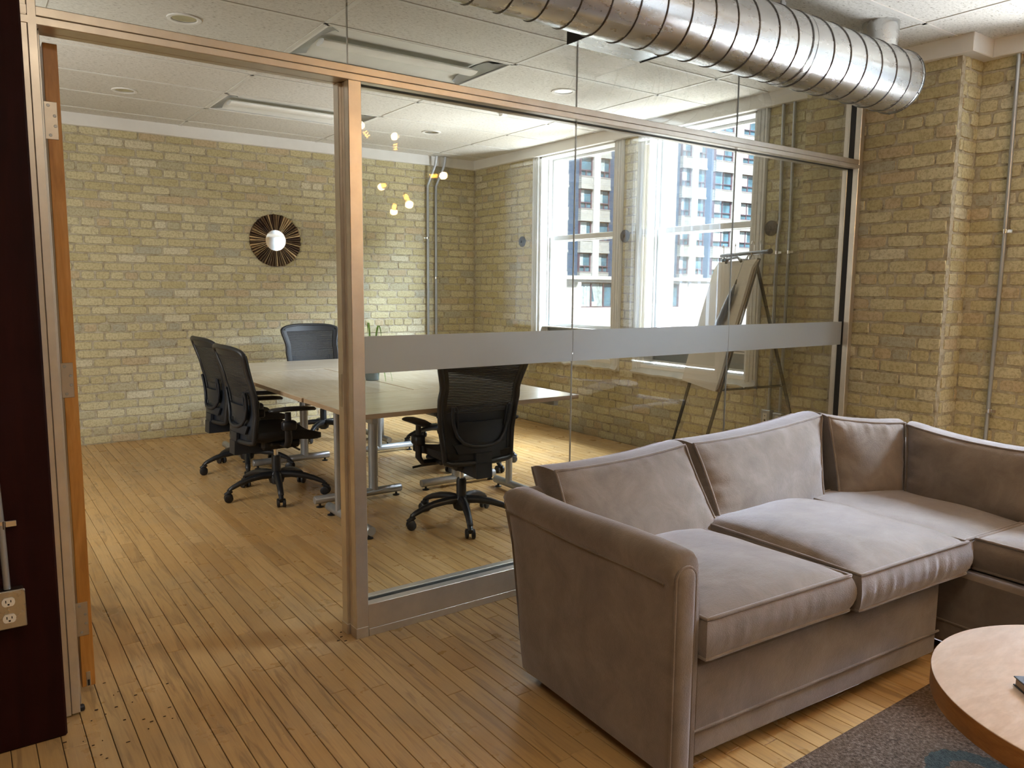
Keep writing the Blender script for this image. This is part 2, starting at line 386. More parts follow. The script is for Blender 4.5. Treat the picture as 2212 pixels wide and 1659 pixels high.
RUG_CURLS = [(2.02,.98,.05,.022), (1.97,.90,.055,.02), (2.10,.90,.07,.024), (2.02,.80,.06,.024), (2.16,.78,.09,.03), (1.95,.70,.07,.025),
             (2.30,.90,.10,.03), (2.45,.75,.08,.03), (2.2,.5,.13,.03), (1.75,.55,.1,.03), (1.9,.35,.12,.035), (2.6,.5,.1,.03),
             (2.4,.2,.12,.03), (2.0,0,.12,.035), (2.8,.95,.08,.025), (3.0,.6,.13,.03), (3.2,.9,.09,.03), (2.9,.1,.12,.03)]
M = dict(
    brick=brick_mat(), mortar=mortar_mat(), plank=plank_mat(), tile=tile_mat(), sofa=sofa_mat(), frost=frost_mat(), mesh=mesh_fabric_mat(), rug=rug_mat(),
    tbar=simple('ceiling_grid', (.63,.62,.58), .5), white=simple('white_paint', (.72,.71,.68), .55, var=.04), trimgrey=simple('window_paint', (.62,.63,.62), .5, var=.04),
    plaster=simple('old_plaster', (.50,.48,.42), .9, var=.12, scale=9, bump=.4), subfloor=simple('dark_gap', (.035,.020,.010), .9),
    alu=metal_mat('champagne_aluminium', (.72,.67,.60), .36, .85, None, .03), gasket=simple('black_rubber', (.008,.008,.009), .6),
    duct=metal_mat('galvanised_steel', (.66,.66,.65), .27, 1.0, (1.5,4,4), .05), steel=metal_mat('steel_tube', (.60,.60,.58), .30),
    greymetal=metal_mat('grey_powder_coat', (.42,.44,.46), .34, .6), chrome=metal_mat('chrome', (.80,.80,.80), .12, 1.0, None, .03),
    hinge=metal_mat('hinge_steel', (.55,.50,.43), .33), wall=simple('painted_wall', (.66,.63,.57), .7, var=.03),
    column=wood_mat('oxblood_timber', (.010,.0012,.0010), (.017,.0020,.0016), (.024,.004,.003), (5,5,.6), .62, .12),
    doorwood=wood_mat('orange_pine', (.36,.145,.022), (.50,.225,.045), (.60,.30,.08), (16,16,1.6), .38),
    tabletop=wood_mat('pale_maple_laminate', (.50,.42,.31), (.57,.49,.38), (.62,.55,.44), (1.4,10,10), .22),
    tableedge=wood_mat('maple_edge', (.36,.25,.15), (.42,.30,.19), (.47,.35,.23), (3,3,30), .4),
    coffeetop=wood_mat('sheen_pale_wood', (.62,.47,.38), (.70,.56,.47), (.76,.64,.57), (3,9,9), .30),  # pale wood top, with the window's pinkish sheen put into its colour
    coffeeside=wood_mat('orange_edge_wood', (.22,.085,.020), (.30,.125,.030), (.36,.16,.045), (6,6,30), .4),
    black=simple('black_plastic', (.011,.012,.015), .42, var=.1), navyblack=simple('blue_black_plastic', (.010,.014,.022), .45, var=.1),
    seatfab=simple('black_fabric', (.010,.010,.011), .85, bump=.3), blackmetal=simple('black_metal', (.008,.008,.009), .35),
    paper=simple('cream_paper', (.58,.52,.43), .85, var=.03, scale=3, bump=.1), card=simple('brown_card', (.28,.21,.15), .8),
    navy=simple('navy_leatherette', (.008,.020,.055), .35, bump=.2), cover=simple('black_cover', (.008,.008,.010), .35), pages=simple('book_pages', (.30,.22,.15), .8),
    glass=glass_mat('clear_glass', (.965,.978,.972), .30), winglass=glass_mat('window_glass', (.97,.985,.99), .6), jointg=glass_mat('glass_edge', (.62,.72,.70), 1.0),
    ivory=simple('white_receptacle', (.72,.70,.64), .4), dark=simple('slot_black', (.004,.004,.004), .6), infill=simple('grey_infill_panel', (.20,.215,.21), .6),
    mirror=metal_mat('mirror_glass', (.92,.92,.92), .02, 1.0, None, 0.0), iron=simple('cast_iron', (.030,.026,.024), .55, bump=.4),
    leaf=simple('green_leaf', (.13,.24,.035), .45, var=.3, scale=18), pot=simple('slate_pot', (.16,.20,.21), .3), soil=simple('soil', (.03,.02,.012), .95),
    tube=simple('white_tube', (.80,.80,.77), .3), reflector=simple('white_reflector', (.66,.66,.62), .4), can=metal_mat('downlight_reflector', (.85,.85,.83), .15),
    filament=emit_mat('filament', (1.0,.50,.10), 130), amber=glass_mat('amber_glass', (1.0,.80,.45), 1.0), brass=metal_mat('aged_brass', (.55,.38,.16), .3),
    fwhite=facade_mat('white_concrete', (.72,.74,.75)), fpanel=facade_mat('white_brick_panel', (.60,.62,.60), 3.0), fbrick=facade_mat('haze_blue_brick', (.075,.14,.25), 5.0),  # the tower's dark brick has the blue of haze put into its colour
    fframe=simple('maroon_frame', (.16,.10,.14), .6), fglass=simple('facade_glass', (.10,.22,.30), .12, var=.5, scale=.8), fcurtain=simple('net_curtain', (.50,.60,.62), .8, var=.25, scale=4),
    lowwall=facade_mat('white_stucco', (.78,.78,.76)), street=simple('asphalt', (.10,.10,.10), .9), blind=blind_mat())

# sunburst sticks: bronze, dark to gold per stick
_m = NT('bronze_sticks'); _b = _m.bsdf(Metallic=.75, Roughness=.38)
_m.l(_m.mix(_m.math('MULTIPLY', _m.noise(_m.coord(), 24, 3), .6), _m.ramp(_m.rnd(), [(0, (.07,.04,.025)), (.35, (.20,.125,.065)), (.65, (.42,.28,.14)), (1, (.70,.50,.27))]), (.05,.03,.02)), _b.inputs['Base Color'])
M['bronze'] = _m.m

# ------------------------------------------------------------------ the setting: floor
YB, XW, XP = 7.54, 4.87, 4.63      # back brick wall, window wall, brick pier face
floor = thing('floor', 'honey maple strip floor running from lounge into meeting room', 'floor', kind='structure')
MB().box(-3.6, 5.2, -4.1, YB+.1, -.09, -.0035).build('subfloor', M['subfloor'], floor)
rng = random.Random(5)
PW = .0655
planks = []
k0 = int((1.5516+3.2)/PW)
for k in range(-k0, 52):
    x = 1.5516+k*PW
    if x > 4.92 or x < -3.4: continue
    y = -4.0-rng.random()*.8
    while y < YB:
        L = rng.choice((.35,.55,.8,1.0,1.3,1.7))*(.85+.3*rng.random())
        y0, y1 = max(y, -4.0), min(y+L, YB+.02)
        if y1-y0 > .05: planks.append((x+.0011, x+PW-.0011, y0+.0008, y1-.0008))
        y += L
def in_view(p, m=40):
    q = project(p)
    return q is not None and -m < q[0] < IW+m and -m < q[1] < IH+m
def plank_size(p):
    a = 0; n = 6
    for i in range(n):
        c = (.5*(p[0]+p[1]), lerp(p[2], p[3], (i+.5)/n), 0); q = project(c)
        if q and in_view(c): a += (p[1]-p[0])*(p[3]-p[2])/n*(F_PX/q[2])**2*CAM.z/(Vector(c)-CAM).length
    return a
planks.sort(key=plank_size, reverse=True)
def plank_mb(mb, hx, hy, dz=0, cx=0, cy=0):
    b = .0012; z = dz
    vs = [(cx-hx,cy-hy,z-.004),(cx+hx,cy-hy,z-.004),(cx+hx,cy+hy,z-.004),(cx-hx,cy+hy,z-.004),
          (cx-hx,cy-hy,z-b),(cx+hx,cy-hy,z-b),(cx+hx,cy+hy,z-b),(cx-hx,cy+hy,z-b),
          (cx-hx+b,cy-hy+b,z),(cx+hx-b,cy-hy+b,z),(cx+hx-b,cy+hy-b,z),(cx-hx+b,cy+hy-b,z)]
    fs = [(8,9,10,11)]
    for i in range(4):
        j = (i+1) % 4; fs += [(i,j,4+j,4+i), (4+i,4+j,8+j,8+i)]
    mb.add(vs, fs)
rest = MB()
for i, p in enumerate(planks):
    cx, cyy, hx, hy = (p[0]+p[1])/2, (p[2]+p[3])/2, (p[1]-p[0])/2, (p[3]-p[2])/2
    dz = -rng.random()*.0006
    if i < 300:
        mb = MB(); plank_mb(mb, hx, hy)
        o = mb.build('plank', M['plank'], floor); o.location = (cx, cyy, dz)
    else: plank_mb(rest, hx, hy, dz, cx, cyy)
tag(rest.build('planks', M['plank'], floor), kind='stuff')

# ------------------------------------------------------------------ brick walls
def brick_mesh(wd, ht, dp, seed, name):
    r = random.Random(seed); nx, nz = 4, 2; vs = []; fs = []
    hx, hz = wd/2, ht/2
    for j in range(nz+1):
        for i in range(nx+1):
            u, v = i/nx*2-1, j/nz*2-1
            edge = (abs(u) > .99)+(abs(v) > .99)
            x = u*(hx-.004)+r.uniform(-1, 1)*(.0022 if edge else .004); z = v*(hz-.004)+r.uniform(-1, 1)*.0020
            y = r.uniform(-.0016, .0016)+(.0014 if edge == 1 else .0045 if edge == 2 else 0)
            if edge == 2: x -= u*.002; z -= v*.003
            vs.append((x, y, z))
    ring = [i for i in range(nx+1)]+[(nx+1)*j+nx for j in range(1, nz+1)]+[(nx+1)*nz+i for i in range(nx-1, -1, -1)]+[(nx+1)*j for j in range(nz-1, 0, -1)]
    base = len(vs)
    for i in ring:
        x, y, z = vs[i]; sx = 1+.0035/hx; sz = 1+.0035/hz
        vs.append((x*sx, y+.006, z*sz))
    b2 = len(vs)
    for i in range(len(ring)):
        x, y, z = vs[base+i]; vs.append((x, dp, z))
    for j in range(nz):
        for i in range(nx):
            a = j*(nx+1)+i; fs.append((a, a+1, a+nx+2, a+nx+1))
    n = len(ring)
    for i in range(n):
        j = (i+1) % n
        fs.append((ring[j], ring[i], base+i, base+j)); fs.append((base+j, base+i, b2+i, b2+j))
    return vs, fs
COURSE, BH, BL, HL = .0755, .0665, .2155, .1035
def brick_set(dp):
    d = {}
    for s in range(10):
        d['s', s] = brick_mesh(BL, BH, dp, 100+s, 'stretcher'); d['h', s] = brick_mesh(HL, BH, dp, 200+s, 'header')
    return d
BR = brick_set(.034)
BRM = {}
for key, (vs_, fs_) in BR.items():
    me = bpy.data.meshes.new('brick'); me.from_pydata(vs_, [], fs_); me.materials.append(M['brick'])
    me.polygons.foreach_set('use_smooth', [True]*len(me.polygons)); me.set_sharp_from_angle(angle=math.radians(50)); BRM[key] = me
def courses(length, zlo, zhi, rng, holes=(), phase=0.0, hdr=1):
    """bricks of one flat stretch of wall: (centre along, centre z, length, kind)"""
    out = []; n = 0; z = zlo
    while z < zhi-.02:
        kind = 'h' if (n % 6) == hdr else 's'
        mod = (HL if kind == 'h' else BL)+.0105
        x = -((phase+(mod/2 if n % 2 else 0)+rng.uniform(0, .03)) % mod)
        zc = z+COURSE/2
        while x < length:
            m = mod*(rng.uniform(.97, 1.03)); a, b = x+.005, x+m-.005; x += m
            kd = kind
            segs = [(max(a, 0.0), min(b, length))]
            for (h0, h1, z0, z1) in holes:
                if zc+BH/2 > z0+.01 and zc-BH/2 < z1-.01:
                    ns = []
                    for (p, q) in segs:
                        if q <= h0 or p >= h1: ns.append((p, q))
                        else:
                            if p < h0-.03: ns.append((p, h0-.002))
                            if q > h1+.03: ns.append((h1+.002, q))
                    segs = ns
            for (p, q) in segs:
                if q-p > .03: out.append(((p+q)/2, zc, q-p, kd))
        n += 1; z += COURSE
    return out
def wall_bricks(spec):   # spec: list of (origin, along, inward normal, list of bricks)
    allb = []
    for (o, d, nrm, lst, seed) in spec:
        r = random.Random(seed)
        for (a, z, ln, kd) in lst:
            p = Vector(o)+Vector(d)*a+V(0,0,z); q = project(p); s = 0
            if q and in_view(p, 10):
                s = ln*BH*(F_PX/q[2])**2*abs((p-CAM).normalized().dot(Vector(nrm)))
            allb.append((s, p, d, nrm, ln, 'h' if ln < .15 else 's', r.randrange(10), r.uniform(-1, 1), r.uniform(-1, 1), r.uniform(-1, 1)))
    allb.sort(key=lambda t: -t[0])
    return allb
def place_bricks(root, allb, limit=300):
    rest = MB()
    for i, (s, p, d, nrm, ln, kd, vi, j1, j2, j3) in enumerate(allb):
        full = BL if kd == 's' else HL
        # local x along the wall, local -y out of the wall towards the room
        X = Vector(d); Y = -Vector(nrm); Z = V(0,0,1)
        if X.cross(Y).z < 0: X = -X
        mt = Matrix(((X.x,Y.x,Z.x),(X.y,Y.y,Z.y),(X.z,Y.z,Z.z)))
        rot = Matrix.Rotation(j1*.008, 3, 'Y') @ Matrix.Rotation(j2*.012, 3, 'Z')
        loc = p+Vector(nrm)*(.0072+j3*.0026); sx = ln/full
        if s > 0 and i < limit:
            o = bpy.data.objects.new('brick', BRM[kd, vi]); COL.objects.link(o); o.parent = root
            o.matrix_local = Matrix.Translation(loc) @ (mt @ rot).to_4x4() @ Matrix.Diagonal((sx, 1, 1, 1))
        else:
            vs_, fs_ = BR[kd, vi]; mm = mt @ rot
            rest.add([loc+mm @ V(v[0]*sx, v[1], v[2]) for v in vs_], fs_)
    if rest.v:
        tag(rest.build('bricks', M['brick'], root, 50), kind='stuff')

rng = random.Random(11)
wb = thing('wall_back', 'buff brick back wall of the meeting room behind the conference table', 'wall', kind='structure')
MB().box(-1.2, XW+.4, YB, YB+.25, -.05, 2.95).build('mortar', M['mortar'], wb)
bl = courses(6.0, .0, 2.72, rng, phase=.06)
place_bricks(wb, wall_bricks([((-1.15, YB, 0), (1,0,0), (0,-1,0), bl, 3)]))

W1, W2, W3, W4 = (5.22, 6.33), (3.72, 4.83), (.50, 1.60), (-1.35, -.25)
ZS, ZT = .735, 2.72
YP0, YP1 = 2.19, 3.155             # brick pier between them
wr = thing('wall_right', 'buff brick window wall with projecting brick pier at the glass partition', 'wall', kind='structure')
mb = MB()
XO = XW+.36
ys = [-4.1, W4[0], W4[1], W3[0], W3[1], W2[0], W2[1], W1[0], W1[1], YB]
for i in range(0, len(ys), 2): mb.box(XW, XO, ys[i], ys[i+1], -.05, 2.95)
for a, b in (W1, W2, W3, W4):
    mb.box(XW, XO, a, b, -.05, .66); mb.box(XW, XO, a, b, ZT, 2.95)
mb.box(XP, XW+.01, YP0, YP1, -.05, 2.95)
mb.build('mortar', M['mortar'], wr)
cas = .105
def hole(w_, base): return (w_[0]-cas+.0-base, w_[1]+cas-base, .655, 2.8)
rA = courses(YB-YP1, 0, 2.71, rng, [hole(W2, YP1), hole(W1, YP1)], .03)
rP = courses(YP1-YP0, 0, 2.71, rng, (), .09)
rR = courses(XW-XP-.036, 0, 2.71, rng, (), .05)
rL = courses(YP0+4.0, 0, 2.71, rng, [hole(W3, -4.0), hole(W4, -4.0)], .0)
rQ = courses(XW-XP-.036, 0, 2.71, rng, (), .02)
place_bricks(wr, wall_bricks([((XW, YP1, 0), (0,1,0), (-1,0,0), rA, 4), ((XP, YP0, 0), (0,1,0), (-1,0,0), rP, 5),
    ((XP+.036, YP0, 0), (1,0,0), (0,-1,0), rR, 6), ((XW, -4.0, 0), (0,1,0), (-1,0,0), rL, 7), ((XP+.036, YP1, 0), (1,0,0), (0,1,0), rQ, 8)]))
# plain painted walls that close the rooms outside the view
tag(MB().box(-1.3, -1.2, 2.86, YB+.25, -.05, 2.95).build('wall_left', M['wall']), 'plain painted left wall of the meeting room', 'wall', kind='structure')
tag(MB().box(-3.7, -3.5, -4.1, 2.9, -.05, 2.95).build('wall_left', M['wall']), 'plain painted left wall of the lounge', 'wall', kind='structure')
tag(MB().box(-3.7, XO, -4.3, -4.1, -.05, 2.95).build('wall_rear', M['wall']), 'plain painted rear wall of the lounge', 'wall', kind='structure')
tag(MB().box(-3.5, -.45, 2.70, 2.86, -.05, 2.95).build('wall_front', M['wall']), 'plain painted wall left of the timber post', 'wall', kind='structure')

# ------------------------------------------------------------------ ceiling
ZC = 2.80
ceil = thing('ceiling', 'suspended ceiling of fissured white tiles in a grid', 'ceiling', kind='structure')
MB().box(-3.7, XO, -4.3, YB+.25, ZC+.05, ZC+.16).build('slab', M['white'], ceil)
XL = [-3.5, -2.06, -.80, .455, 1.713, 2.972, 4.243, 4.86]
YL = [YB-.02, 7.25, 6.64, 6.03, 5.415, 4.82, 4.135, 3.60, 2.80, 2.215, 1.605, .995, .385, -.225, -.835, -1.445, -2.055, -2.665, -3.275, -4.1]
TROF = [(1.713, 2.972, 4.82, 4.135), (1.713, 2.972, 6.64, 6.03)]
for i in range(len(XL)-1):
    for j in range(len(YL)-1):
        x0, x1, y1, y0 = XL[i], XL[i+1], YL[j], YL[j+1]
        if any(abs(x0-t[0]) < .01 and abs(y1-t[2]) < .01 for t in TROF): continue
        cx, cyy = (x0+x1)/2, (y0+y1)/2
        o = MB().rbox(x0-cx+.009, x1-cx-.009, y0-cyy+.009, y1-cyy-.009, .003, .022, .004).build('ceiling_tile', M['tile'], ceil)
        o.location = (cx, cyy, ZC)
def tbar(x0, x1, y0, y1):
    cx, cyy = (x0+x1)/2, (y0+y1)/2
    m_ = MB().box(x0-cx, x1-cx, y0-cyy, y1-cyy, -.001, .004)
    if x1-x0 > y1-y0: m_.box(x0-cx, x1-cx, -.003, .003, .004, .03)
    else: m_.box(-.003, .003, y0-cyy, y1-cyy, .004, .03)
    o = m_.build('grid_bar', M['tbar'], ceil); o.location = (cx, cyy, ZC)
for x in XL[1:-1]: tbar(x-.012, x+.012, -4.1, YB-.03)
for y in YL[1:-1]: tbar(-3.5, 4.85, y-.012, y+.012)
# soffit trims under the ceiling edge
zb = 2.705
tag(MB().rbox(-1.2, 4.82, YB-.055, YB+.001, zb, ZC+.02, .004).build('trim_1', M['white']), 'white boxed trim along top of back brick wall', 'trim', kind='structure')
tag(MB().rbox(4.815, XW+.04, YP1+.02, YB, zb, ZC+.02, .004).build('trim_2', M['white']), 'white boxed trim above the meeting room windows', 'trim', kind='structure')
tag(MB().rbox(4.585, XW+.02, 2.115, YP1+.06, zb, ZC+.02, .004).build('trim_3', M['white']), 'white boxed trim wrapped around top of brick pier', 'trim', kind='structure')
tag(MB().rbox(4.815, XW+.04, -4.1, 2.117, zb, ZC+.02, .004).build('trim_4', M['white']), 'white boxed trim above the lounge brick wall', 'trim', kind='structure')

def downlight(x, y, label):
    t = thing('downlight', label, 'light', (x, y, ZC), group='recessed round downlights in the meeting room ceiling')
    MB().lathe([(.068,-.004),(.086,-.004),(.088,.002),(.066,.002),(.062,.0),(.068,-.004)], (0,0,0), 28, False).build('trim_ring', M['white'], t, 40)
    m_ = MB(); m_.lathe([(.066,-.002),(.060,.004)], (0,0,0), 28, False); m_.lathe([(.0655,.001),(.050,.02),(.0499,.021)], (0,0,0), 28, True)
    m_.build('reflector', M['can'], t, 40)
    MB().lathe([(.0,-.001),(.016,-.001),(.018,.012),(.004,.018)], (0,0,.004), 12, True).build('bulb', M['tube'], t, 60)
downlight(1.08, 4.524, 'round recessed downlight, nearest the top left of the door frame')
downlight(1.096, 6.415, 'round recessed downlight seen through the open doorway')
downlight(3.64, 4.475, 'round recessed downlight seen above the rail below the duct')
downlight(3.625, 6.353, 'round recessed downlight near the two conduits on the back wall')

def troffer(t, label):
    x0, x1, y1, y0 = t; cx, cyy = (x0+x1)/2, (y0+y1)/2; hx, hy = (x1-x0)/2-.012, (y1-y0)/2-.012
    r = thing('ceiling_light', label, 'light', (cx, cyy, ZC), group='unlit recessed fluorescent troffers')
    m_ = MB(); m_.slab(lambda u, v: (lerp(-hx, hx, u), lerp(-hy, hy, v), .040*math.sin(PI*min(1, max(0, v)))**.5+.003), 2, 14, V(0,0,.003))
    m_.build('reflector', M['reflector'], r, 40)
    for s in (-1, 1):
        MB().slab(lambda u, v: (s*hx-s*.10*u, lerp(-hy, hy, v)*(1-.25*u), .003+.036*u*math.sin(PI*v)**.5), 4, 12, V(0,0,.002)).build('end_plate', M['greymetal'], r, 40)
    MB().tube([(-hx+.09, .0, .006), (hx-.09, .0, .006)], .062, 18, flat=.28).build('lamp_shield', M['tube'], r, 40)
    m_ = MB()
    m_.box(-hx, hx, -hy, -hy+.014, -.002, .004); m_.box(-hx, hx, hy-.014, hy, -.002, .004)
    m_.box(-hx, -hx+.014, -hy, hy, -.002, .004); m_.box(hx-.014, hx, -hy, hy, -.002, .004)
    m_.build('frame', M['white'], r)
troffer(TROF[0], 'unlit recessed fluorescent troffer above the partition rail, nearer one')
troffer(TROF[1], 'unlit recessed fluorescent troffer farther back, partly behind the mullion')
tag(MB().rbox(3.67, 3.73, 5.29, 5.34, ZC-.022, ZC+.003, .006).build('ceiling_sensor', M['white'], None, 30), 'tiny white sensor on the ceiling just under the partition rail', 'sensor')

# ------------------------------------------------------------------ glass partition with aluminium frame
YF, YK = 2.738, 2.848              # front and back faces of the frame
ZH0, ZH1 = 2.150, 2.203            # header rail
XJ0, XM0, XM1, XE = .196, 1.214, 1.266, 4.585
part = thing('wall_glass', 'frameless glass partition in champagne aluminium frame with frosted band', 'partition', (0, YF, 0), kind='structure')
def P(name, mb, mat, smooth=None, parent=part): return mb.build(name, mat, parent, smooth, world=True)
m_ = MB(); m_.rbox(XJ0, XP-.002, YF, 2.776, ZH0, 2.174, .002); m_.rbox(XJ0, XP-.002, YF+.0015, 2.776, 2.1755, ZH1, .002)
m_.rbox(XJ0, XP-.002, 2.813, YK, ZH0, ZH1, .002); m_.box(XJ0+.01, XP-.01, 2.77, 2.82, ZH0+.016, ZH1-.006)
m_.box(.25, XM0+.002, 2.76, 2.83, ZH0+.001, ZH0+.02)
P('header_rail', m_, M['alu'])
P('header_gasket', MB().box(XM1, XE, 2.7745, 2.8145, ZH0+.003, ZH0+.017), M['gasket'])
m_ = MB(); m_.rbox(XM0, XM1, YF, 2.776, 0.0, ZH0, .002); m_.rbox(XM0, XM1-.004, 2.776, 2.800, 0.0, ZH0, .0015)
m_.rbox(XM0-.012, XM1-.010, 2.800, YK, 0.0, ZH0, .002); m_.box(XM1-.02, XM1-.002, 2.81, YK, 0, ZH0)
P('mullion', m_, M['alu'])
m_ = MB(); m_.rbox(XM0-.0025, XM0+.05, YF-.003, 2.79, 0, .043, .001); m_.rbox(XM0-.015, XM0+.02, 2.797, YK+.003, 0, .043, .001)
P('mullion_shoe', m_, M['alu'])
P('strike_plate', MB().rbox(XM0-.0135, XM0-.0118, 2.812, 2.838, .93, 1.06, .0005), M['hinge'])
m_ = MB(); m_.rbox(XJ0, .218, YF+.002, YK-.03, .006, 2.95, .0015); m_.rbox(.218, .243, YF, 2.80, .010, 2.95, .002); m_.rbox(.225, .252, 2.79, 2.835, .012, ZH0, .002)
P('door_jamb', m_, M['alu'])
m_ = MB(); m_.rbox(XM1, XE+.04, YF, 2.7785, .03, .132, .0015); m_.rbox(XM1, XE+.04, 2.8115, YK, .03, .132, .0015); m_.box(XM1, XE+.04, 2.775, 2.815, .03, .112)
P('bottom_rail', m_, M['alu'])
P('bottom_gasket', MB().box(XM1, XE, 2.7782, 2.8118, .110, .126), M['gasket'])
m_ = MB(); m_.rbox(XM1+.0005, XE+.04, YF-.0025, YK+.002, 0, .030, .001)
P('base_strip', m_, M['alu'])
m_ = MB(); m_.rbox(XE, XP-.002, YF+.0005, 2.776, 0, ZC, .002); m_.rbox(XE, XP-.002, 2.813, YK-.0005, 0, ZC, .002); m_.box(XE+.02, XP-.002, 2.77, 2.82, 0, ZC)
P('end_post', m_, M['alu'])
P('post_gasket', MB().box(XE+.003, XE+.016, 2.7755, 2.8135, .03, ZC), M['gasket'])
JX = [XM1-.002, 2.351, 3.481, XE+.012]
YG0, YG1 = 2.790, 2.800
for i in range(3):
    g = .0016
    o = P('glass_pane', MB().box(JX[i]+g, JX[i+1]-g, YG0, YG1, .118, ZH0+.012), M['glass'])
    f = MB().box(max(JX[i], XM1)+g, min(JX[i+1], XE+.004)-g, YG0-.0012, YG0-.0002, 1.0585, 1.2055)
    fo = f.build('frosted_band', M['frost'], o, world=False); fo.data.transform(Matrix.Translation((0, -YF, 0)))
JT = [.244, 1.238, 2.351, 3.481, XE+.012]
for i in range(4):
    P('glass_pane', MB().box(JT[i]+.0016, JT[i+1]-.0016, YG0, YG1, ZH1-.008, ZC+.0), M['glass'])
for x, z0, z1 in [(JX[1], .118, ZH0), (JX[2], .118, ZH0)]+[(x, ZH1, ZC) for x in JT[1:4]]:
    P('joint_seal', MB().box(x-.0015, x+.0015, YG0+.0005, YG1-.0005, z0, z1), M['greymetal'])

door = thing('door_1', 'orange pine door swung fully open, seen edge on at left jamb', 'door', (.264, 2.862, 0), kind='structure')
MB().rbox(0, .040, 0, .90, .034, 2.135, .0015).build('door_slab', M['doorwood'], door)
def hinge(z0, z1):
    h = MB().rbox(-.006, .030, -.0022, .0004, z0, z1, .001).build('hinge', M['hinge'], door)
    for k, (x, t) in enumerate([(.006, .10), (.022, .37), (.0225, .64), (.008, .89)]):
        z = lerp(z1, z0, t)
        MB().lathe([(.0048, 0), (.0040, .0012), (.0012, .0005)], (0,0,0), 10).mesh  # profile kept simple
        s_ = MB(); s_.tube([(x, -.0021, z), (x, -.0033, z)], [.0050, .0040], 10); s_.build('screw', M['greymetal'], h, 40)
hinge(1.846, 1.960); hinge(1.031, 1.145); hinge(.217, .334)
bo = MB().rbox(.013, .026, -.0015, .001, .036, .086, .0005).build('floor_bolt', M['hinge'], door)
MB().box(.016, .023, -.0022, -.0014, .037, .058).build('bolt_slot', M['dark'], bo)

tag(MB().rbox(-.46, .1955, 2.632, 2.872, 0, 2.93, .006).build('column', M['column'], None), 'very dark oxblood timber post at the left edge of the doorway', 'column', kind='structure')
st = tag(MB().rbox(.213, .258, 2.752, 2.775, .0045, .022, .004).build('door_stop', M['gasket']), 'small black rubber strip lying at the foot of the door jamb', 'door stop')
r_ = random.Random(8); m_ = MB()
for k in range(46):
    x, y = (.30+r_.gauss(0, .10), 2.62+r_.gauss(0, .12)) if k < 34 else (1.20+r_.gauss(0, .02), 2.80+r_.gauss(0, .04))
    if x < .25 and y > 2.6 or (x > 1.2 and y > 2.73): continue
    a = r_.uniform(0, PI); l_ = r_.uniform(.0015, .006); w_ = r_.uniform(.001, .0025)
    d = V(math.cos(a), math.sin(a), 0); e = V(-d.y, d.x, 0)
    m_.rbox(x-l_, x+l_, y-w_, y+w_, -.0002, .002, .0006)
tag(m_.build('debris', simple('dark_crumbs', (.035,.018,.010), .9)), 'dark crumbs of dirt scattered on the floor by the door jamb', 'debris', kind='stuff')

# ------------------------------------------------------------------ conduits and outlets
def conduit(path, r, label, group=None, clamps=(), wall=(1,0,0)):
    t = thing('conduit', label, 'conduit', path[-1], group=group)
    MB().tube(path, r, 12).build('pipe', M['greymetal'] if r < .02 else M['steel'], t, 60, world=True)
    for (p, side) in clamps:
        m_ = MB(); p = Vector(p); sd = Vector(side)
        m_.tube([p-V(0,0,.012), p+V(0,0,.012)], r+.0025, 12)
        c = m_.build('strap', M['chrome'], t, 60, world=True)
        q = p+sd*(r+.014); wv = Vector(wall)
        b_ = MB(); b_.rbox(q.x-(.014 if abs(sd.x) > .5 else .002), q.x+(.014 if abs(sd.x) > .5 else .002), q.y-(.014 if abs(sd.y) > .5 else .002), q.y+(.014 if abs(sd.y) > .5 else .002), q.z-.009, q.z+.009, .0015)
        b_.build('strap_ear', M['chrome'], t, None, world=True)
yb = YB-.026
conduit([(4.285, 7.40, 2.795), (4.285, 7.43, 2.70), (4.255, 7.49, 2.56), (4.237, yb, 2.49), (4.237, yb, 2.2), (4.237, yb, .01)], .0145, 'left one of two steel conduits on the back brick wall',
        clamps=[((4.237, yb, 1.93), (-1,0,0))], wall=(0,1,0))
conduit([(4.395, 7.40, 2.795), (4.395, 7.43, 2.70), (4.360, 7.49, 2.56), (4.340, yb, 2.49), (4.340, yb, 2.2), (4.340, yb, .01)], .0145, 'right one of two steel conduits on the back brick wall',
        clamps=[((4.340, yb, 1.50), (1,0,0))], wall=(0,1,0))
xc = XW-.030
conduit([(xc, 3.485, 2.71), (xc, 3.470, 2.0), (xc, 3.466, 1.90), (xc, 3.482, 1.76), (xc, 3.478, 1.1), (xc, 3.482, .52)], .0125, 'steel conduit down the brick beside window to the data box',
        clamps=[((xc, 3.482, 1.67), (0,-1,0)), ((xc, 3.480, .86), (0,-1,0))])
conduit([(xc, 3.395, 2.71), (xc, 3.385, 1.9), (xc, 3.383, 1.1), (xc, 3.388, .52)], .0115, 'steel conduit down the brick pier edge to the power outlet box',
        clamps=[((xc, 3.384, 1.67), (0,-1,0))])
conduit([(XW-.028, 1.992, 2.71), (XW-.028, 1.986, 1.7), (XW-.028, 1.996, .35)], .0115, 'thin steel conduit on the brick wall above the sofa',
        clamps=[((XW-.028, 1.986, 1.742), (0,-1,0)), ((XW-.028, 1.991, .715), (0,-1,0))])
conduit([(.028, 2.612, 2.0), (.046, 2.612, 1.2), (.062, 2.612, .72), (.066, 2.606, .515)], .0095, 'shiny thin conduit down the dark timber post to an outlet box',
        clamps=[((.0625, 2.614, .705), (1,0,0))], wall=(0,1,0))
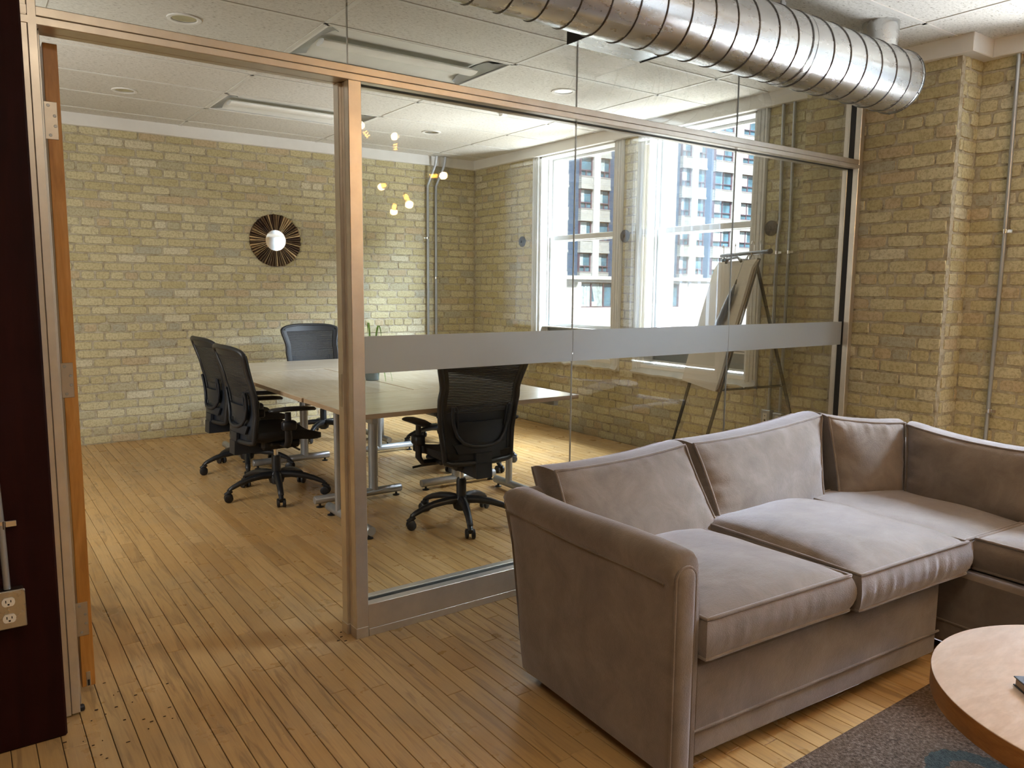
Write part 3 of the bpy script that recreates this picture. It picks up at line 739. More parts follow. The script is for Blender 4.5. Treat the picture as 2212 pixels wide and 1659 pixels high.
def receptacle(t, c, ax, ay, n, sc_=1.0):     # one duplex half: rounded face with two slots and a ground hole
    c, ax, ay, n = map(Vector, (c, ax, ay, n))
    pts = []
    for k in range(20):
        a = 2*PI*k/20; x, y = .0165*math.cos(a), .0150*math.sin(a)
        y = max(-.0125, min(.0125, y*1.1)); pts.append(c+ax*x+ay*y)
    f = MB().loft([pts, [p+n*.003 for p in pts]]).build('receptacle', M['ivory'], t, None, world=True)
    m_ = MB()
    for (x, y, hx, hy) in [(-.0062, .0025, .0013, .0040), (.0062, .0025, .0013, .0034), (0, -.0068, .0025, .0024)]:
        q = c+ax*x+ay*y+n*.0031
        m_.hexa([q+ax*sx*hx+ay*sy*hy+n*sn*.0004 for sn in (-1,1) for sx, sy in ((-1,-1),(1,-1),(1,1),(-1,1))])
    m_.build('slots', M['dark'], f, None, world=True)
t = thing('outlet_box', 'steel outlet box with white duplex receptacle on dark timber post', 'outlet', (.068, 2.632, .46))
MB().rbox(.030, .106, 2.585, 2.631, .405, .512, .004).build('box', M['steel'], t, None, world=True)
MB().rbox(.026, .108, 2.5795, 2.5855, .402, .516, .003).build('cover_plate', M['steel'], t, None, world=True)
receptacle(t, (.0655, 2.5795, .484), (1,0,0), (0,0,1), (0,-1,0)); receptacle(t, (.0655, 2.5795, .435), (1,0,0), (0,0,1), (0,-1,0))
MB().tube([(.0655, 2.580, .4595), (.0655, 2.577, .4595)], .003, 8).build('screw', M['chrome'], t, None, world=True)
t = thing('outlet_box', 'grey steel box with white duplex receptacle on brick above sofa', 'outlet', (XW, 3.39, .45))
MB().rbox(XW-.058, XW-.006, 3.352, 3.428, .395, .510, .004).build('box', M['greymetal'], t, None, world=True)
receptacle(t, (XW-.058, 3.390, .478), (0,-1,0), (0,0,1), (-1,0,0)); receptacle(t, (XW-.058, 3.390, .430), (0,-1,0), (0,0,1), (-1,0,0))
t = thing('data_box', 'grey steel box with white data jack plate on brick beside outlet', 'outlet', (XW, 3.49, .45))
MB().rbox(XW-.058, XW-.006, 3.452, 3.528, .405, .520, .004).build('box', M['greymetal'], t, None, world=True)
j = MB().rbox(XW-.062, XW-.057, 3.472, 3.508, .425, .498, .001).build('jack_plate', M['ivory'], t, None, world=True)
MB().box(XW-.0626, XW-.0618, 3.483, 3.498, .436, .452).build('jack', M['dark'], j, None, world=True)
MB().box(XW-.0626, XW-.0618, 3.487, 3.494, .474, .481).build('jack', M['dark'], j, None, world=True)

def anchor(y, z, label):
    t = thing('anchor_plate', label, 'anchor plate', (XW-.012, y, z), group='round iron tie plates on the window wall')
    m_ = MB(); m_.loft([[V(x, r*math.cos(2*PI*k/24), r*math.sin(2*PI*k/24)) for k in range(24)] for r, x in ((.055,.006),(.055,-.004),(.050,-.010),(.020,-.016))])
    m_.build('plate', M['iron'], t, 40)
    m_ = MB(); m_.loft([[V(x, r*math.cos(2*PI*k/6), r*math.sin(2*PI*k/6)) for k in range(6)] for r, x in ((.014,-.012),(.014,-.026))]); m_.build('nut', M['iron'], t)
anchor(6.612, 1.879, 'round black iron plate on brick left of the far window')
anchor(5.075, 1.864, 'round black iron plate on brick pier between the two windows')
anchor(3.552, 1.847, 'round black iron plate on brick beside two conduits')

# ------------------------------------------------------------------ windows
def window(n, y0, y1, label, blinds=False):
    t = thing('window_%d' % n, label, 'window', (XW, (y0+y1)/2, ZS), kind='structure')
    B = lambda name, mb, mat, smooth=None, par=t: mb.build(name, mat, par, smooth, world=True)
    for (a, b) in ((y0-cas, y0), (y1, y1+cas)):
        m_ = MB(); wd = b-a; xs = [0, .07, .09, .2, .22, .30, .34, .46, .5, .62, .66, .74, .78, .9, .93, 1]
        dp = [.010, .020, .024, .024, .018, .014, .022, .022, .014, .014, .022, .022, .016, .022, .024, .012]
        ring = lambda z: [V(XW-d_, a+q*wd, z) for q, d_ in zip(xs, dp)]+[V(XW+.02, b, z), V(XW+.02, a, z)]
        m_.loft([ring(.655), ring(ZT)]); B('casing', m_, M['trimgrey'])
    m_ = MB()
    m_.box(XW-.005, 5.07, y0-.002, y0+.022, ZS, ZT); m_.box(XW-.005, 5.07, y1-.022, y1+.002, ZS, ZT)
    m_.box(4.955, 4.972, y0+.02, y0+.036, ZS, ZT); m_.box(4.955, 4.972, y1-.036, y1-.02, ZS, ZT)
    m_.box(XW-.005, 5.07, y0, y1, 2.69, ZT)
    B('jamb', m_, M['trimgrey'])
    def sash(name, x, z0, z1, st, rb, rtp):
        m_ = MB(); a, b = y0+.022, y1-.022
        m_.rbox(x-.017, x+.017, a, a+st, z0, z1, .003); m_.rbox(x-.017, x+.017, b-st, b, z0, z1, .003)
        m_.rbox(x-.0165, x+.0165, a+st, b-st, z0, z0+rb, .003); m_.rbox(x-.0165, x+.0165, a+st, b-st, z1-rtp, z1, .003)
        s_ = B(name, m_, M['trimgrey'])
        MB().box(x-.002, x+.002, a+st-.003, b-st+.003, z0+rb-.003, z1-rtp+.003).build('window_pane', M['winglass'], s_, None, world=True)
        return s_
    sash('upper_sash', 5.032, 1.865, 2.695, .026, .045, .03)
    sash('lower_sash', 4.993, 1.015, 1.925, .040, .032, .050)
    m_ = MB(); m_.box(4.985, 5.00, y0+.02, y1-.02, ZS+.03, 1.015); B('infill_panel', m_, M['infill'])
    m_ = MB(); m_.rbox(4.95, 4.985, y0+.03, y1-.03, ZS+.03, ZS+.045, .002); m_.rbox(4.90, 4.985, y0+.02, y1-.02, 1.003, 1.015, .002)
    B('panel_bead', m_, M['trimgrey'])
    m_ = MB()
    for k in range(4): m_.box(4.978, 4.986, y0+.06, y0+.26, .90+k*.022, .912+k*.022)
    B('vent_grille', m_, M['white'])
    B('sill', MB().rbox(XW-.014, 5.07, y0-.02, y1+.02, ZS-.022, ZS+.012, .004), M['white'])
    m_ = MB(); N = 18; r_ = random.Random(n); rg = []
    for k in range(N+1):
        y = lerp(y0-.10, y1+.10, k/N); j1 = r_.uniform(-.010, .010); j2 = r_.uniform(-.006, .006)
        rg.append([V(XW-.012, y, ZS-.02), V(XW-.030+j2, y, ZS-.045), V(XW-.052, y, .672+j1), V(XW-.040, y, .655+j1), V(XW+.05, y, .655), V(XW+.05, y, ZS-.02)])
    m_.loft(rg); B('plaster_sill', m_, M['plaster'], 30)
    if blinds:
        for k in range(11):
            y = lerp(y0+.06, y1-.06, k/10)
            m_ = MB(); m_.rbox(-.0012, .0012, -.045, .045, -.83, .83, .0005, (V(.82,.57,0), V(-.57,.82,0), V(0,0,1))); m_.v = [(vx+4.915, vy+y, vz+1.83) for vx, vy, vz in m_.v]
            m_.build('blind_slat', M['blind'], t, None, world=True)
window(1, *W1, 'far double-hung window looking on to the white tower')
window(2, *W2, 'near double-hung window behind the flip chart easel')
window(3, *W3, 'lounge window with vertical blinds beside the sofa wing', True)
window(4, *W4, 'lounge window with vertical blinds beyond the end of the sofa wing', True)
# outer brick face of our own building around the openings
# ------------------------------------------------------------------ buildings across the street
TH = math.radians(-5)
def facade_root(name, label, s0, loc):
    return thing(name, label, 'building', loc, TH)
tow = thing('apartment_tower', 'white apartment tower with haze-blue dark brick seen through both windows', 'building', (46.38, 50.74, -14), TH)
tow.location = (45.239, 53.269, -14)
def fb(m_, s0, s1, y0, y1, z0, z1): return m_.box(s0, s1, y0, y1, z0+14, z1+14)
def sub(root, name, mb, mat): return mb.build(name, mat, root)
sub(tow, 'wall', fb(MB(), -16, 36, .40, 14, -14, 26), M['fbrick'])
BAYS = [(-7.2,-5.6), (-2.30,-1.04), (.30,1.56), (2.38,3.53), (5.3,6.5), (7.5,8.7), (9.70,10.87), (12.15,13.35), (14.25,15.30), (16.53,18.90), (20.10,22.2), (24.4,26.0), (28.5,30.0)]
PIL = [(-4.6,-3.6), (1.62,2.32), (6.75,7.3), (13.45,14.15), (19.0,20.05), (22.3,24.2)]
for a, b in PIL: sub(tow, 'pilaster', fb(MB(), a, b, -.10, .45, -14, 24), M['fwhite'])
FL = [10.17+2.8*k for k in range(-3, 5)]
proto = {}
r_ = random.Random(3)
for bi, (a, b) in enumerate(BAYS):
    if bi in (0, 11, 12): fl = FL[2:6]
    else: fl = FL
    wd = b-a
    m_ = MB(); m_.box(0, wd, 0, .42, 0, 1.10); m_.box(-.03, wd+.03, -.05, .42, 0, .20); m_.box(-.02, wd+.02, -.03, .42, 1.04, 1.10)
    pm = m_.mesh('spandrel_panel', M['fpanel'])
    m_ = MB(); h = 1.70; f = .07
    m_.box(0, wd, .12, .40, 0, f); m_.box(0, wd, .12, .40, h-f, h); m_.box(0, f, .12, .40, 0, h); m_.box(wd-f, wd, .12, .40, 0, h)
    m_.box(0, wd, .14, .36, .50, .50+f)
    if wd > 1.8: m_.box(wd/2-f/2, wd/2+f/2, .14, .36, 0, h)
    else: m_.box(wd*.5-f/2, wd*.5+f/2, .14, .36, 0, .5)
    wm = m_.mesh('window', M['fframe'])
    gm = MB().box(f, wd-f, .26, .28, f, h-f).mesh('pane', M['fglass'])
    cms = []
    for v in range(3):
        m_ = MB(); x0 = f+.02
        for (u0, u1) in ((0.0, .38+.14*v),):
            p0, p1 = lerp(f, wd-f, u0), lerp(f, wd-f, u1)
            pts = [(lerp(p0, p1, i/12), .225+.02*math.sin(i*2.1)) for i in range(13)]
            for i in range(12):
                (xa, ya), (xb, yb_) = pts[i], pts[i+1]
                m_.add([(xa, ya, .55), (xb, yb_, .55), (xb, yb_, h-f), (xa, ya, h-f)], [(0,1,2,3)])
        cms.append(m_.mesh('curtain', M['fcurtain']))
    for zf in fl:
        o = bpy.data.objects.new('spandrel_panel', pm); COL.objects.link(o); o.parent = tow; o.location = (a, 0, zf+14)
        wo_ = bpy.data.objects.new('window', wm); COL.objects.link(wo_); wo_.parent = tow; wo_.location = (a, 0, zf-1.70+14)
        g_ = bpy.data.objects.new('pane', gm); COL.objects.link(g_); g_.parent = wo_
        if r_.random() < .8:
            c_ = bpy.data.objects.new('curtain', r_.choice(cms)); COL.objects.link(c_); c_.parent = wo_
low = thing('low_building', 'low white stucco building with curtained window in front of the tower', 'building', (29.59, 34.678, -14), TH)
sub(low, 'wall', fb(MB(), -9, 16, .25, 9, -14, 1.95), M['lowwall'])
m_ = MB(); fb(m_, -9.1, 16.1, -.12, 9, 1.92, 2.13); sub(low, 'parapet', m_, M['lowwall'])
for a, b in ((-9, -1.62), (-.02, .20), (2.60, 5.9), (7.9, 8.55), (8.75, 16)):
    m_ = MB(); fb(m_, a, b, 0, .3, -14, 1.92); sub(low, 'pier', m_, M['lowwall'])
for a, b in ((-1.62, -.02), (.2, 2.6), (5.9, 7.9)):
    m_ = MB(); fb(m_, a, b, 0, .3, 1.76, 1.92); fb(m_, a, b, 0, .3, -1.3, .28); fb(m_, a, b, 0, .3, -14, -3); sub(low, 'wall_band', m_, M['lowwall'])
for a, b in ((.20, 2.6), (5.9, 7.9)):
    for z0, z1 in ((.28, 1.76), (-3.0, -1.3)):
        m_ = MB(); f = .06; wd = b-a; h = z1-z0
        m_.box(0, wd, .10, .28, 0, f); m_.box(0, wd, .10, .28, h-f, h); m_.box(0, f, .10, .28, 0, h); m_.box(wd-f, wd, .10, .28, 0, h)
        for q in (.34, .72): m_.box(wd*q-f/2, wd*q+f/2, .11, .26, 0, h)
        wo_ = m_.build('window', M['fframe'], low); wo_.location = (a, 0, z0+14)
        MB().box(f, wd-f, .22, .24, f, h-f).build('pane', M['fglass'], wo_)
        m_ = MB()
        for (u0, u1, sl) in ((.02, .33, 0), (.36, .60, -.12), (.62, .70, 0)):
            for i in range(10):
                q0, q1 = u0+(u1-u0)*i/10, u0+(u1-u0)*(i+1)/10
                y0_, y1_ = .19+.02*math.sin(i*2), .19+.02*math.sin((i+1)*2)
                m_.add([((q0-sl)*wd, y0_, f), ((q1-sl)*wd, y1_, f), (q1*wd, y1_, h-f), (q0*wd, y0_, h-f)], [(0,1,2,3)])
        m_.build('curtain', M['fcurtain'], wo_)
        if z0 > 0:
            ac = MB().rbox(wd*.36, wd*.50, .02, .24, f, f+.28, .02).build('air_conditioner', M['fwhite'], wo_)
tag(MB().box(XO, 140, -60, 140, -14.2, -14).build('ground', M['street']), 'grey street below the windows', 'ground', kind='structure')

# ------------------------------------------------------------------ spiral duct
DY, DZ, DR, DX1 = 2.33, 2.521, .1615, 4.19
du = thing('spiral_duct', 'big galvanised spiral air duct hung below the ceiling above the sofa', 'duct', (1.4, DY, DZ))
D = lambda name, mb, mat, smooth=40: mb.build(name, mat, du, smooth, world=True)
circ = lambda x, r, n=64: [V(x, DY+r*math.cos(2*PI*k/n), DZ+r*math.sin(2*PI*k/n)) for k in range(n)]
r_ = random.Random(2)
xs_ = [-2.6+i*.034 for i in range(int((DX1+2.6)/.034))]+[DX1-.004]
D('duct_body', MB().loft([circ(x, DR+r_.uniform(-.00022, .00022)) for x in xs_]), M['duct'], 60)
PITCH_S = .1372
seam = simple('seam_steel', (.16,.155,.15), .35); seam.node_tree.nodes['Principled BSDF'].inputs['Metallic'].default_value = .8
npt = 40; pts = []
x0 = 1.482-PITCH_S*26
for i in range(int((DX1-.02-x0)/PITCH_S*npt)):
    a = 2*PI*i/npt-PI/2; pts.append((x0+PITCH_S*i/npt, DY+(DR+.0012)*math.cos(a), DZ+(DR+.0012)*math.sin(a)))
D('spiral_seam', MB().tube(pts, .0034, 6), seam, 80)
m_ = MB(); m_.loft([circ(x, r) for x, r in ((3.205, DR+.001), (3.205, DR+.0045), (3.232, DR+.0045), (3.232, DR+.001))], False, False); D('coupling', m_, M['duct'])
m_ = MB(); m_.loft([circ(x, DR+.0028) for x in (3.200, 3.2035)], False, False); m_.loft([circ(x, DR+.0056) for x in (3.233, 3.2375)], False, False); D('coupling_edge', m_, seam)
m_ = MB(); m_.loft([circ(x, r) for x, r in ((DX1-.012, DR+.002), (DX1, DR+.0045), (DX1+.004, DR+.003), (DX1+.004, DR-.012), (DX1+.002, .001))], False, False); D('end_cap', m_, M['duct'])
m_ = MB(); m_.loft([circ(x, DR+.0052) for x in (DX1-.002, DX1+.003)], False, False); D('end_rim', m_, seam)
m_ = MB(); m_.lathe([(.092, .0), (.092, ZC-DZ+.02)], (4.062, 2.352, DZ+.10), 32, False)
m_.v = [(x, y, min(z, ZC+.01)) for x, y, z in m_.v]; D('branch_duct', m_, M['duct'])
m_ = MB(); bx0, bx1, bz0, bz1 = 2.287, 2.735, 2.476, 2.585
m_.box(bx0, bx1, DY+.06, YG0-.001, bz0+.002, bz1); o = D('supply_boot', m_, M['duct'], None)
m_ = MB(); m_.box(bx0-.004, bx0-.0005, DY+.10, YG0-.001, bz0, bz1); D('boot_flange', m_, M['gasket'], None); m_ = MB(); m_.box(bx1+.0005, bx1+.006, DY+.10, YG0-.001, bz0-.002, bz1)
D('boot_flange', m_, M['gasket'], None)
m_ = MB(); m_.rbox(3.155, 3.178, 2.31, 2.314, DZ+DR-.01, ZC+.003, .0005); m_.rbox(3.150, 3.183, 2.307, 2.317, DZ+DR+.005, DZ+DR+.03, .001); D('hanger_strap', m_, M['greymetal'], None)
m_ = MB()
for a in (-.55, .55, 1.65, -1.65, 2.75): 
    p = V(DX1-.006, DY-(DR+.003)*math.cos(a), DZ+(DR+.003)*math.sin(a)); n_ = V(0, -math.cos(a), math.sin(a))
    m_.tube([p, p+n_*.005], .0042, 8)
D('screws', m_, seam, None)

# ------------------------------------------------------------------ conference tables
def table(name, label, cx, cy_, rz, f0, f1, fc):
    t = thing('conference_table', label, 'table', (cx, cy_, 0), rz, group='four tables pushed together')
    L, Dp = .7615, .3765
    MB().rbox(-L+.002, L-.002, -Dp+.002, Dp-.002, .7035, .730, .0012).build('tabletop', M['tabletop'], t)
    m_ = MB(); m_.rbox(-L, L, -Dp, -Dp+.002, .7035, .7292, .0006); m_.rbox(-L, L, Dp-.002, Dp, .7035, .7292, .0006)
    m_.rbox(-L, -L+.002, -Dp, Dp, .7035, .7292, .0006); m_.rbox(L-.002, L, -Dp, Dp, .7035, .7292, .0006)
    m_.build('edge_band', M['tableedge'], t)
    for sx in (-1, 1):
        x = sx*.625
        MB().tube([(x, f0, .049), (x, f0+.003, .049), (x, f1-.003, .049), (x, f1, .049)], [.024, .0265, .0265, .024], 16).build('foot', M['greymetal'], t, 50)
        MB().tube([(x, fc, .06), (x, fc, .66)], .0235, 16, flat=1.35).build('column', M['greymetal'], t, 60)
        m_ = MB(); m_.rbox(x-.02, x+.02, -Dp+.06, Dp-.06, .662, .7035, .004); m_.build('support_arm', M['greymetal'], t)
        for fy in (f0+.035, f1-.035):
            m_ = MB(); m_.lathe([(.023, 0), (.023, .005), (.008, .010), (.007, .026)], (x, fy, 0), 16); m_.build('glide', M['black'], t, 40)
    MB().rbox(-.60, .60, fc-.012, fc+.012, .645, .69, .003).build('beam', M['greymetal'], t)
table('t', 'pale maple table nearest the glass, mesh chair pushed up to it', 2.417, 4.078, 0, -.258, .352, .19)
table('t', 'pale maple table on the side of the two black chairs seen sideways', 2.0225, 5.222, -PI/2, -.258, .352, .15)
table('t', 'pale maple table on the window side of the table group', 2.7835, 5.222, PI/2, -.36, .25, -.03)
table('t', 'pale maple table nearest the back brick wall, plant standing before it', 2.417, 6.367, 0, -.27, .342, -.11)

# ------------------------------------------------------------------ task chairs
WB = [(.405,.44),(.43,.45),(.5,.462),(.66,.50),(.785,.522),(.845,.507),(.90,.535),(.96,.572),(.995,.582),(1.015,.560),(1.030,.505),(1.040,.42)]
YBK = [(.40,-.262),(.5,-.255),(.60,-.245),(.72,-.258),(.85,-.290),(1.04,-.345)]
def bs(s, z, off=0):   # the back surface; s = -1..1 across
    y = interp(YBK, z)
    return V(s*interp(WB, z)/2, y+.050*s*s-off, z)
def make_chair(label, loc, rz):
    t = thing('task_chair', label, 'chair', loc, rz, group='black task chairs round the conference tables')
    zt = lambda s: 1.040-.030*abs(s)**5
    m_ = MB(); th = V(0, .022, 0)
    rim = [(-1+2*i/24, None) for i in range(25)]
    path = [bs(-.94, .425)]+[bs(-.94, lerp(.43, .97, i/20)) for i in range(21)]
    for i in range(1, 16): a = PI-PI*i/16; path.append(bs(.94*math.copysign(abs(math.cos(a))**.55, math.cos(a)), .97+.058*math.sin(a)**.75))
    path += [bs(.94, lerp(.97, .43, i/20)) for i in range(21)]+[bs(.94, .425)]
    path += [bs(lerp(.94, -.94, i/12), .418) for i in range(1, 12)]
    m_.tube(path, .0165, 8, closed=True)
    m_.slab(lambda u, v: bs(lerp(-.97, -.80, u), lerp(.44, .985, v)), 2, 14, V(0,.014,0))
    m_.slab(lambda u, v: bs(lerp(.80, .97, u), lerp(.44, .985, v)), 2, 14, V(0,.014,0))
    m_.slab(lambda u, v: bs(lerp(-.84, .84, u), lerp(.975, 1.022, v)), 10, 2, V(0,.014,0))
    m_.build('back_frame', M['black'], t, 50)
    MB().slab(lambda u, v: bs(lerp(-.83, .83, u), lerp(.70, 1.00, v), -.004), 12, 10, V(0,.004,0)).build('mesh_panel', M['mesh'], t, 60)
    MB().slab(lambda u, v: bs(lerp(-.83, .83, u), lerp(.425, .705, v), -.006), 12, 8, V(0,.006,0)).build('lower_panel', M['navyblack'], t, 60)
    MB().slab(lambda u, v: bs(lerp(-.62, .62, u), lerp(.565, .655, v), .010), 10, 4, V(0,.008,0)).build('lumbar_pad', M['navyblack'], t, 60)
    m_ = MB(); pts = []
    for s, z in [(-.70,.745),(-.71,.70),(-.69,.64),(-.62,.575),(-.48,.535),(-.28,.517),(0,.512),(.28,.517),(.48,.535),(.62,.575),(.69,.64),(.71,.70),(.70,.745)]: pts.append(bs(s, z, .018))
    m_.tube(pts, .0105, 8)
    m_.slab(lambda u, v: bs(lerp(-.72, .72, u)*(1-.12*(1-v)), lerp(.475, .528, v)-.018*(1-abs(2*u-1)**2)*0, .014), 12, 3, V(0,.012,0))
    for s in (-1, 1):
        m_.tube([bs(s*.62, .735, .018), bs(s*.655, .745, .018), bs(s*.70, .735, .018)], .006, 6); m_.tube([bs(s*.615, .735, .018), bs(s*.60, .62, .018)], .006, 6)
    m_.build('lumbar_frame', M['navyblack'], t, 50)
    m_ = MB(); m_.slab(lambda u, v: bs(lerp(-.20, .24, u), lerp(.405, .475, v), .020), 4, 3, V(0,.020,0))
    m_.hexa([(-.05,-.29,.33),(.05,-.29,.33),(.05,-.05,.33),(-.05,-.05,.33),(-.05,-.285,.42),(.05,-.285,.42),(.05,-.05,.40),(-.05,-.05,.40)])
    m_.build('back_mount', M['navyblack'], t)
    def seat(u, v):
        a, b = 2*u-1, 2*v-1
        x = .245*a*(1-.10*abs(b)**4); y = -.235+.475*v+.0; y = -.235+.475*(v if abs(a) < .99 else lerp(.06, .94, v))
        z = .475-.020*(1-a*a)*(1-.5*b*b)+.012*abs(a)**3-.055*max(0, b-.45)**1.5*1.6
        return V(x, y, z)
    MB().slab(seat, 16, 16, lambda u, v: V(0, 0, -.062+.030*max(abs(2*u-1), abs(2*v-1))**6)).build('seat', M['seatfab'], t, 60)
    m_ = MB(); m_.rbox(-.11, .11, -.13, .14, .345, .425, .02); m_.rbox(-.19, .19, -.10, .10, .385, .415, .01); m_.tube([(-.10,.02,.37), (-.25,.03,.365), (-.30,.03,.36)], .007, 6); m_.tube([(.10,.05,.37), (.26,.06,.36)], .007, 6)
    m_.build('tilt_mechanism', M['black'], t)
    for s in (-1, 1):
        m_ = MB(); m_.tube([(s*.13, -.02, .392), (s*.26, -.02, .395), (s*.285, -.02, .43), (s*.285, -.02, .615)], [.022,.024,.025,.020], 8, flat=.75)
        m_.rbox(s*.285-.028, s*.285+.028, -.06, .03, .50, .56, .01)
        am = m_.build('arm_post', M['black'], t, 50)
        ring = lambda y, wd, zz, hh: [V(s*.285+wd*math.cos(2*PI*k/12)*(1 if True else 0), y, zz+hh*math.sin(2*PI*k/12)) for k in range(12)]
        MB().loft([ring(-.14,.020,.632,.008), ring(-.12,.040,.634,.013), ring(-.02,.047,.636,.015), ring(.10,.044,.632,.015), ring(.155,.030,.626,.012), ring(.165,.012,.624,.006)]).build('arm_pad', M['black'], t, 60)
    MB().lathe([(.030,.075),(.030,.255),(.025,.27)], (0,0,0), 18).build('column', M['black'], t, 40)
    MB().lathe([(.0145,.26),(.0145,.35)], (0,0,0), 14).build('gas_lift', M['chrome'], t, 40)
    MB().lathe([(.045,.085),(.052,.11),(.046,.15),(.034,.165)], (0,0,0), 20).build('hub', M['black'], t, 40)
    for k in range(5):
        prof = [(.03,.140,.026,.022),(.10,.142,.024,.020),(.18,.132,.021,.018),(.25,.113,.018,.016),(.30,.092,.017,.014),(.325,.078,.016,.010)]
        rings = []
        for (r, z, hw, hh) in prof:
            rings.append([V(r, hw*math.cos(2*PI*q/8)*1.1, z+hh*math.sin(2*PI*q/8)*1.2) for q in range(8)])
        lg = MB().loft(rings).build('base_leg', M['black'], t, 60); lg.rotation_euler = (0, 0, 2*PI*k/5+BASE0)
        m_ = MB()
        for s in (-1, 1): m_.tube([(.325+s*.005, s*.009, .028), (.325+s*.005, s*.012, .028), (.325+s*.005, s*.024, .028), (.325+s*.005, s*.027, .028)], [.022,.028,.028,.023], 16)
        m_.tube([(.325, 0, .03), (.325, 0, .08)], .010, 8); m_.tube([(.305, 0, .075), (.325, 0, .062), (.345, 0, .048)], .016, 8)
        m_.build('caster', M['black'], lg, 50)
    return t
BASE0 = math.radians(36)
ch = make_chair('black mesh-backed task chair seen from behind at the near table', (2.385, 3.835, 0), math.radians(-5))
for loc, rz, lab, dl, drop in [((1.677, 5.05, 0), -88, 'black task chair seen sideways, nearer of the two left of the tables', 20, .015),
        ((1.735, 5.89, 0), -88, 'black task chair seen sideways, farther of the two left of the tables', 18, .015),
        ((2.715, 6.80, 0), 180, 'black mesh task chair facing the camera behind the far table', 10, 0),
        ((3.27, 5.05, 0), 92, 'black task chair at the window side, mostly hidden behind the near chair', 0, .04),
        ((3.50, 5.95, 0), 90, 'black task chair at the window side, farther one behind the near chair', 40, .085)]:
    c = dup(ch, loc, math.radians(rz), lab)
    for b in c.children:
        if b.name.startswith('base_leg'): b.rotation_euler.z += math.radians(dl)
        elif drop and not b.name.startswith(('column', 'hub')): b.location.z -= drop     # seat set lower on its gas lift

# ------------------------------------------------------------------ plant on the table
pl = thing('potted_plant', 'small spider plant with arching green leaves in slate pot on tables', 'plant', (2.40, 5.075, .7302))
MB().lathe([(.040,0),(.048,.004),(.058,.085),(.062,.100),(.058,.103),(.054,.09)], (0,0,0), 24).build('pot', M['pot'], pl, 40)
MB().lathe([(.055,.088),(.02,.092)], (0,0,0), 16).build('soil', M['soil'], pl)
def leaf(az, reach, rise, drop, wd):
    d = V(math.cos(az), math.sin(az), 0); sd = V(-d.y, d.x, 0); L_, R_ = [], []
    n = 10
    for i in range(n+1):
        t = i/n; p = d*(.02+reach*t)+V(0,0,.09+rise*math.sin(PI*min(1, t*.75))-drop*max(0, t-.5)**2*4)
        w_ = wd*(.35+.65*math.sin(PI*min(1, .15+t*.8)))*(1-t**6)+.0004
        L_.append(p-sd*w_); R_.append(p+sd*w_+V(0,0,.0015))
    m_ = MB(); m_.slab(lambda u, v: (L_[round(u*n)] if v < .25 else (L_[round(u*n)]+R_[round(u*n)])/2-V(0,0,.002) if v < .75 else R_[round(u*n)]), n, 2, V(0,0,.0009))
    m_.build('leaf', M['leaf'], pl, 60)
for a, re, ri, dr, wd in [(200,.30,.24,.05,.007),(190,.26,.16,.04,.008),(175,.20,.20,.10,.007),(80,.10,.32,.0,.007),(40,.16,.30,.03,.007),(10,.22,.20,.16,.007),
                          (310,.14,.08,.17,.008),(290,.12,.08,.20,.009),(260,.16,.16,.20,.007),(240,.26,.20,.12,.007),(330,.20,.18,.14,.006),(120,.20,.22,.06,.007),(150,.22,.26,.04,.006)]:
    leaf(math.radians(a), re, ri, dr, wd)

# ------------------------------------------------------------------ sunburst mirror
mi = thing('sunburst_mirror', 'round wall mirror framed by radiating bronze wooden sticks', 'mirror', (2.553, YB-.012, 1.832))
N = 58; r_ = random.Random(4)
def yring(r, y, n=48): return [V(r*math.cos(2*PI*k/n), y, r*math.sin(2*PI*k/n)) for k in range(n)]
MB().loft([yring(.246, .008), yring(.249, -.004), yring(.246, -.010)]).build('backing', M['column'], mi, 40)
for k in range(N):
    a = 2*PI*(k+r_.uniform(-.12, .12))/N; d = V(math.cos(a), 0, math.sin(a)); t_ = V(-d.z, 0, d.x); ro = .250+r_.uniform(-.004, .004)
    w0, w1 = .0052, .0128*r_.uniform(.85, 1.08); h_ = r_.uniform(.012, .024)
    m_ = MB(); y = lambda q: V(0, q, 0)
    m_.loft([[d*.098-t_*w0+y(-.011), d*.098-t_*w0*.5+y(-.024), d*.098+t_*w0*.5+y(-.024), d*.098+t_*w0+y(-.011)],
             [d*ro-t_*w1+y(-.010), d*ro-t_*w1*.45+y(-.012-h_*.6), d*ro+t_*w1*.45+y(-.012-h_*.45), d*ro+t_*w1+y(-.010)]])
    m_.build('stick', M['bronze'], mi)
MB().loft([yring(.099, -.012), yring(.101, -.020)]).build('mirror_glass', M['mirror'], mi)
MB().tube(yring(.1005, -.021), .0032, 6, closed=True).build('rim', M['bronze'], mi, 60)

# ------------------------------------------------------------------ flip chart easel
P1, P2 = V(4.274, 3.811, .74), V(3.977, 3.258, .74); en = V(-.88, .475, 0).normalized(); et = math.radians(14.5)
eu = (-en*math.sin(et)+V(0,0,math.cos(et))); ed = (P2-P1).normalized(); ef = ed.cross(eu); ef = ef if ef.dot(en) > 0 else -ef
ea = thing('flip_chart_easel', 'black tripod flip chart easel by the near window', 'easel', (4.15, 3.5, 0))
E_ = lambda name, mb, mat, smooth=None: mb.build(name, mat, ea, smooth, world=True)
def ept(s, h, o=0): return lerp(P1, P2, s)+eu*h+ef*o
for s in (.06, .94):
    foot = ept(s, -.74/eu.z, -.035); foot.z = .012; mid = ept(s, -.30, -.035)
    m_ = MB(); m_.tube([ept(s, .90, -.035), mid], .0115, 4); m_.tube([mid, foot], .009, 4); m_.tube([mid-eu*.01, mid+eu*.01], .0135, 6); E_('leg', m_, M['blackmetal'])
    E_('leg_tip', MB().tube([foot+eu*.03, foot-eu*.012], .013, 8), M['gasket'])
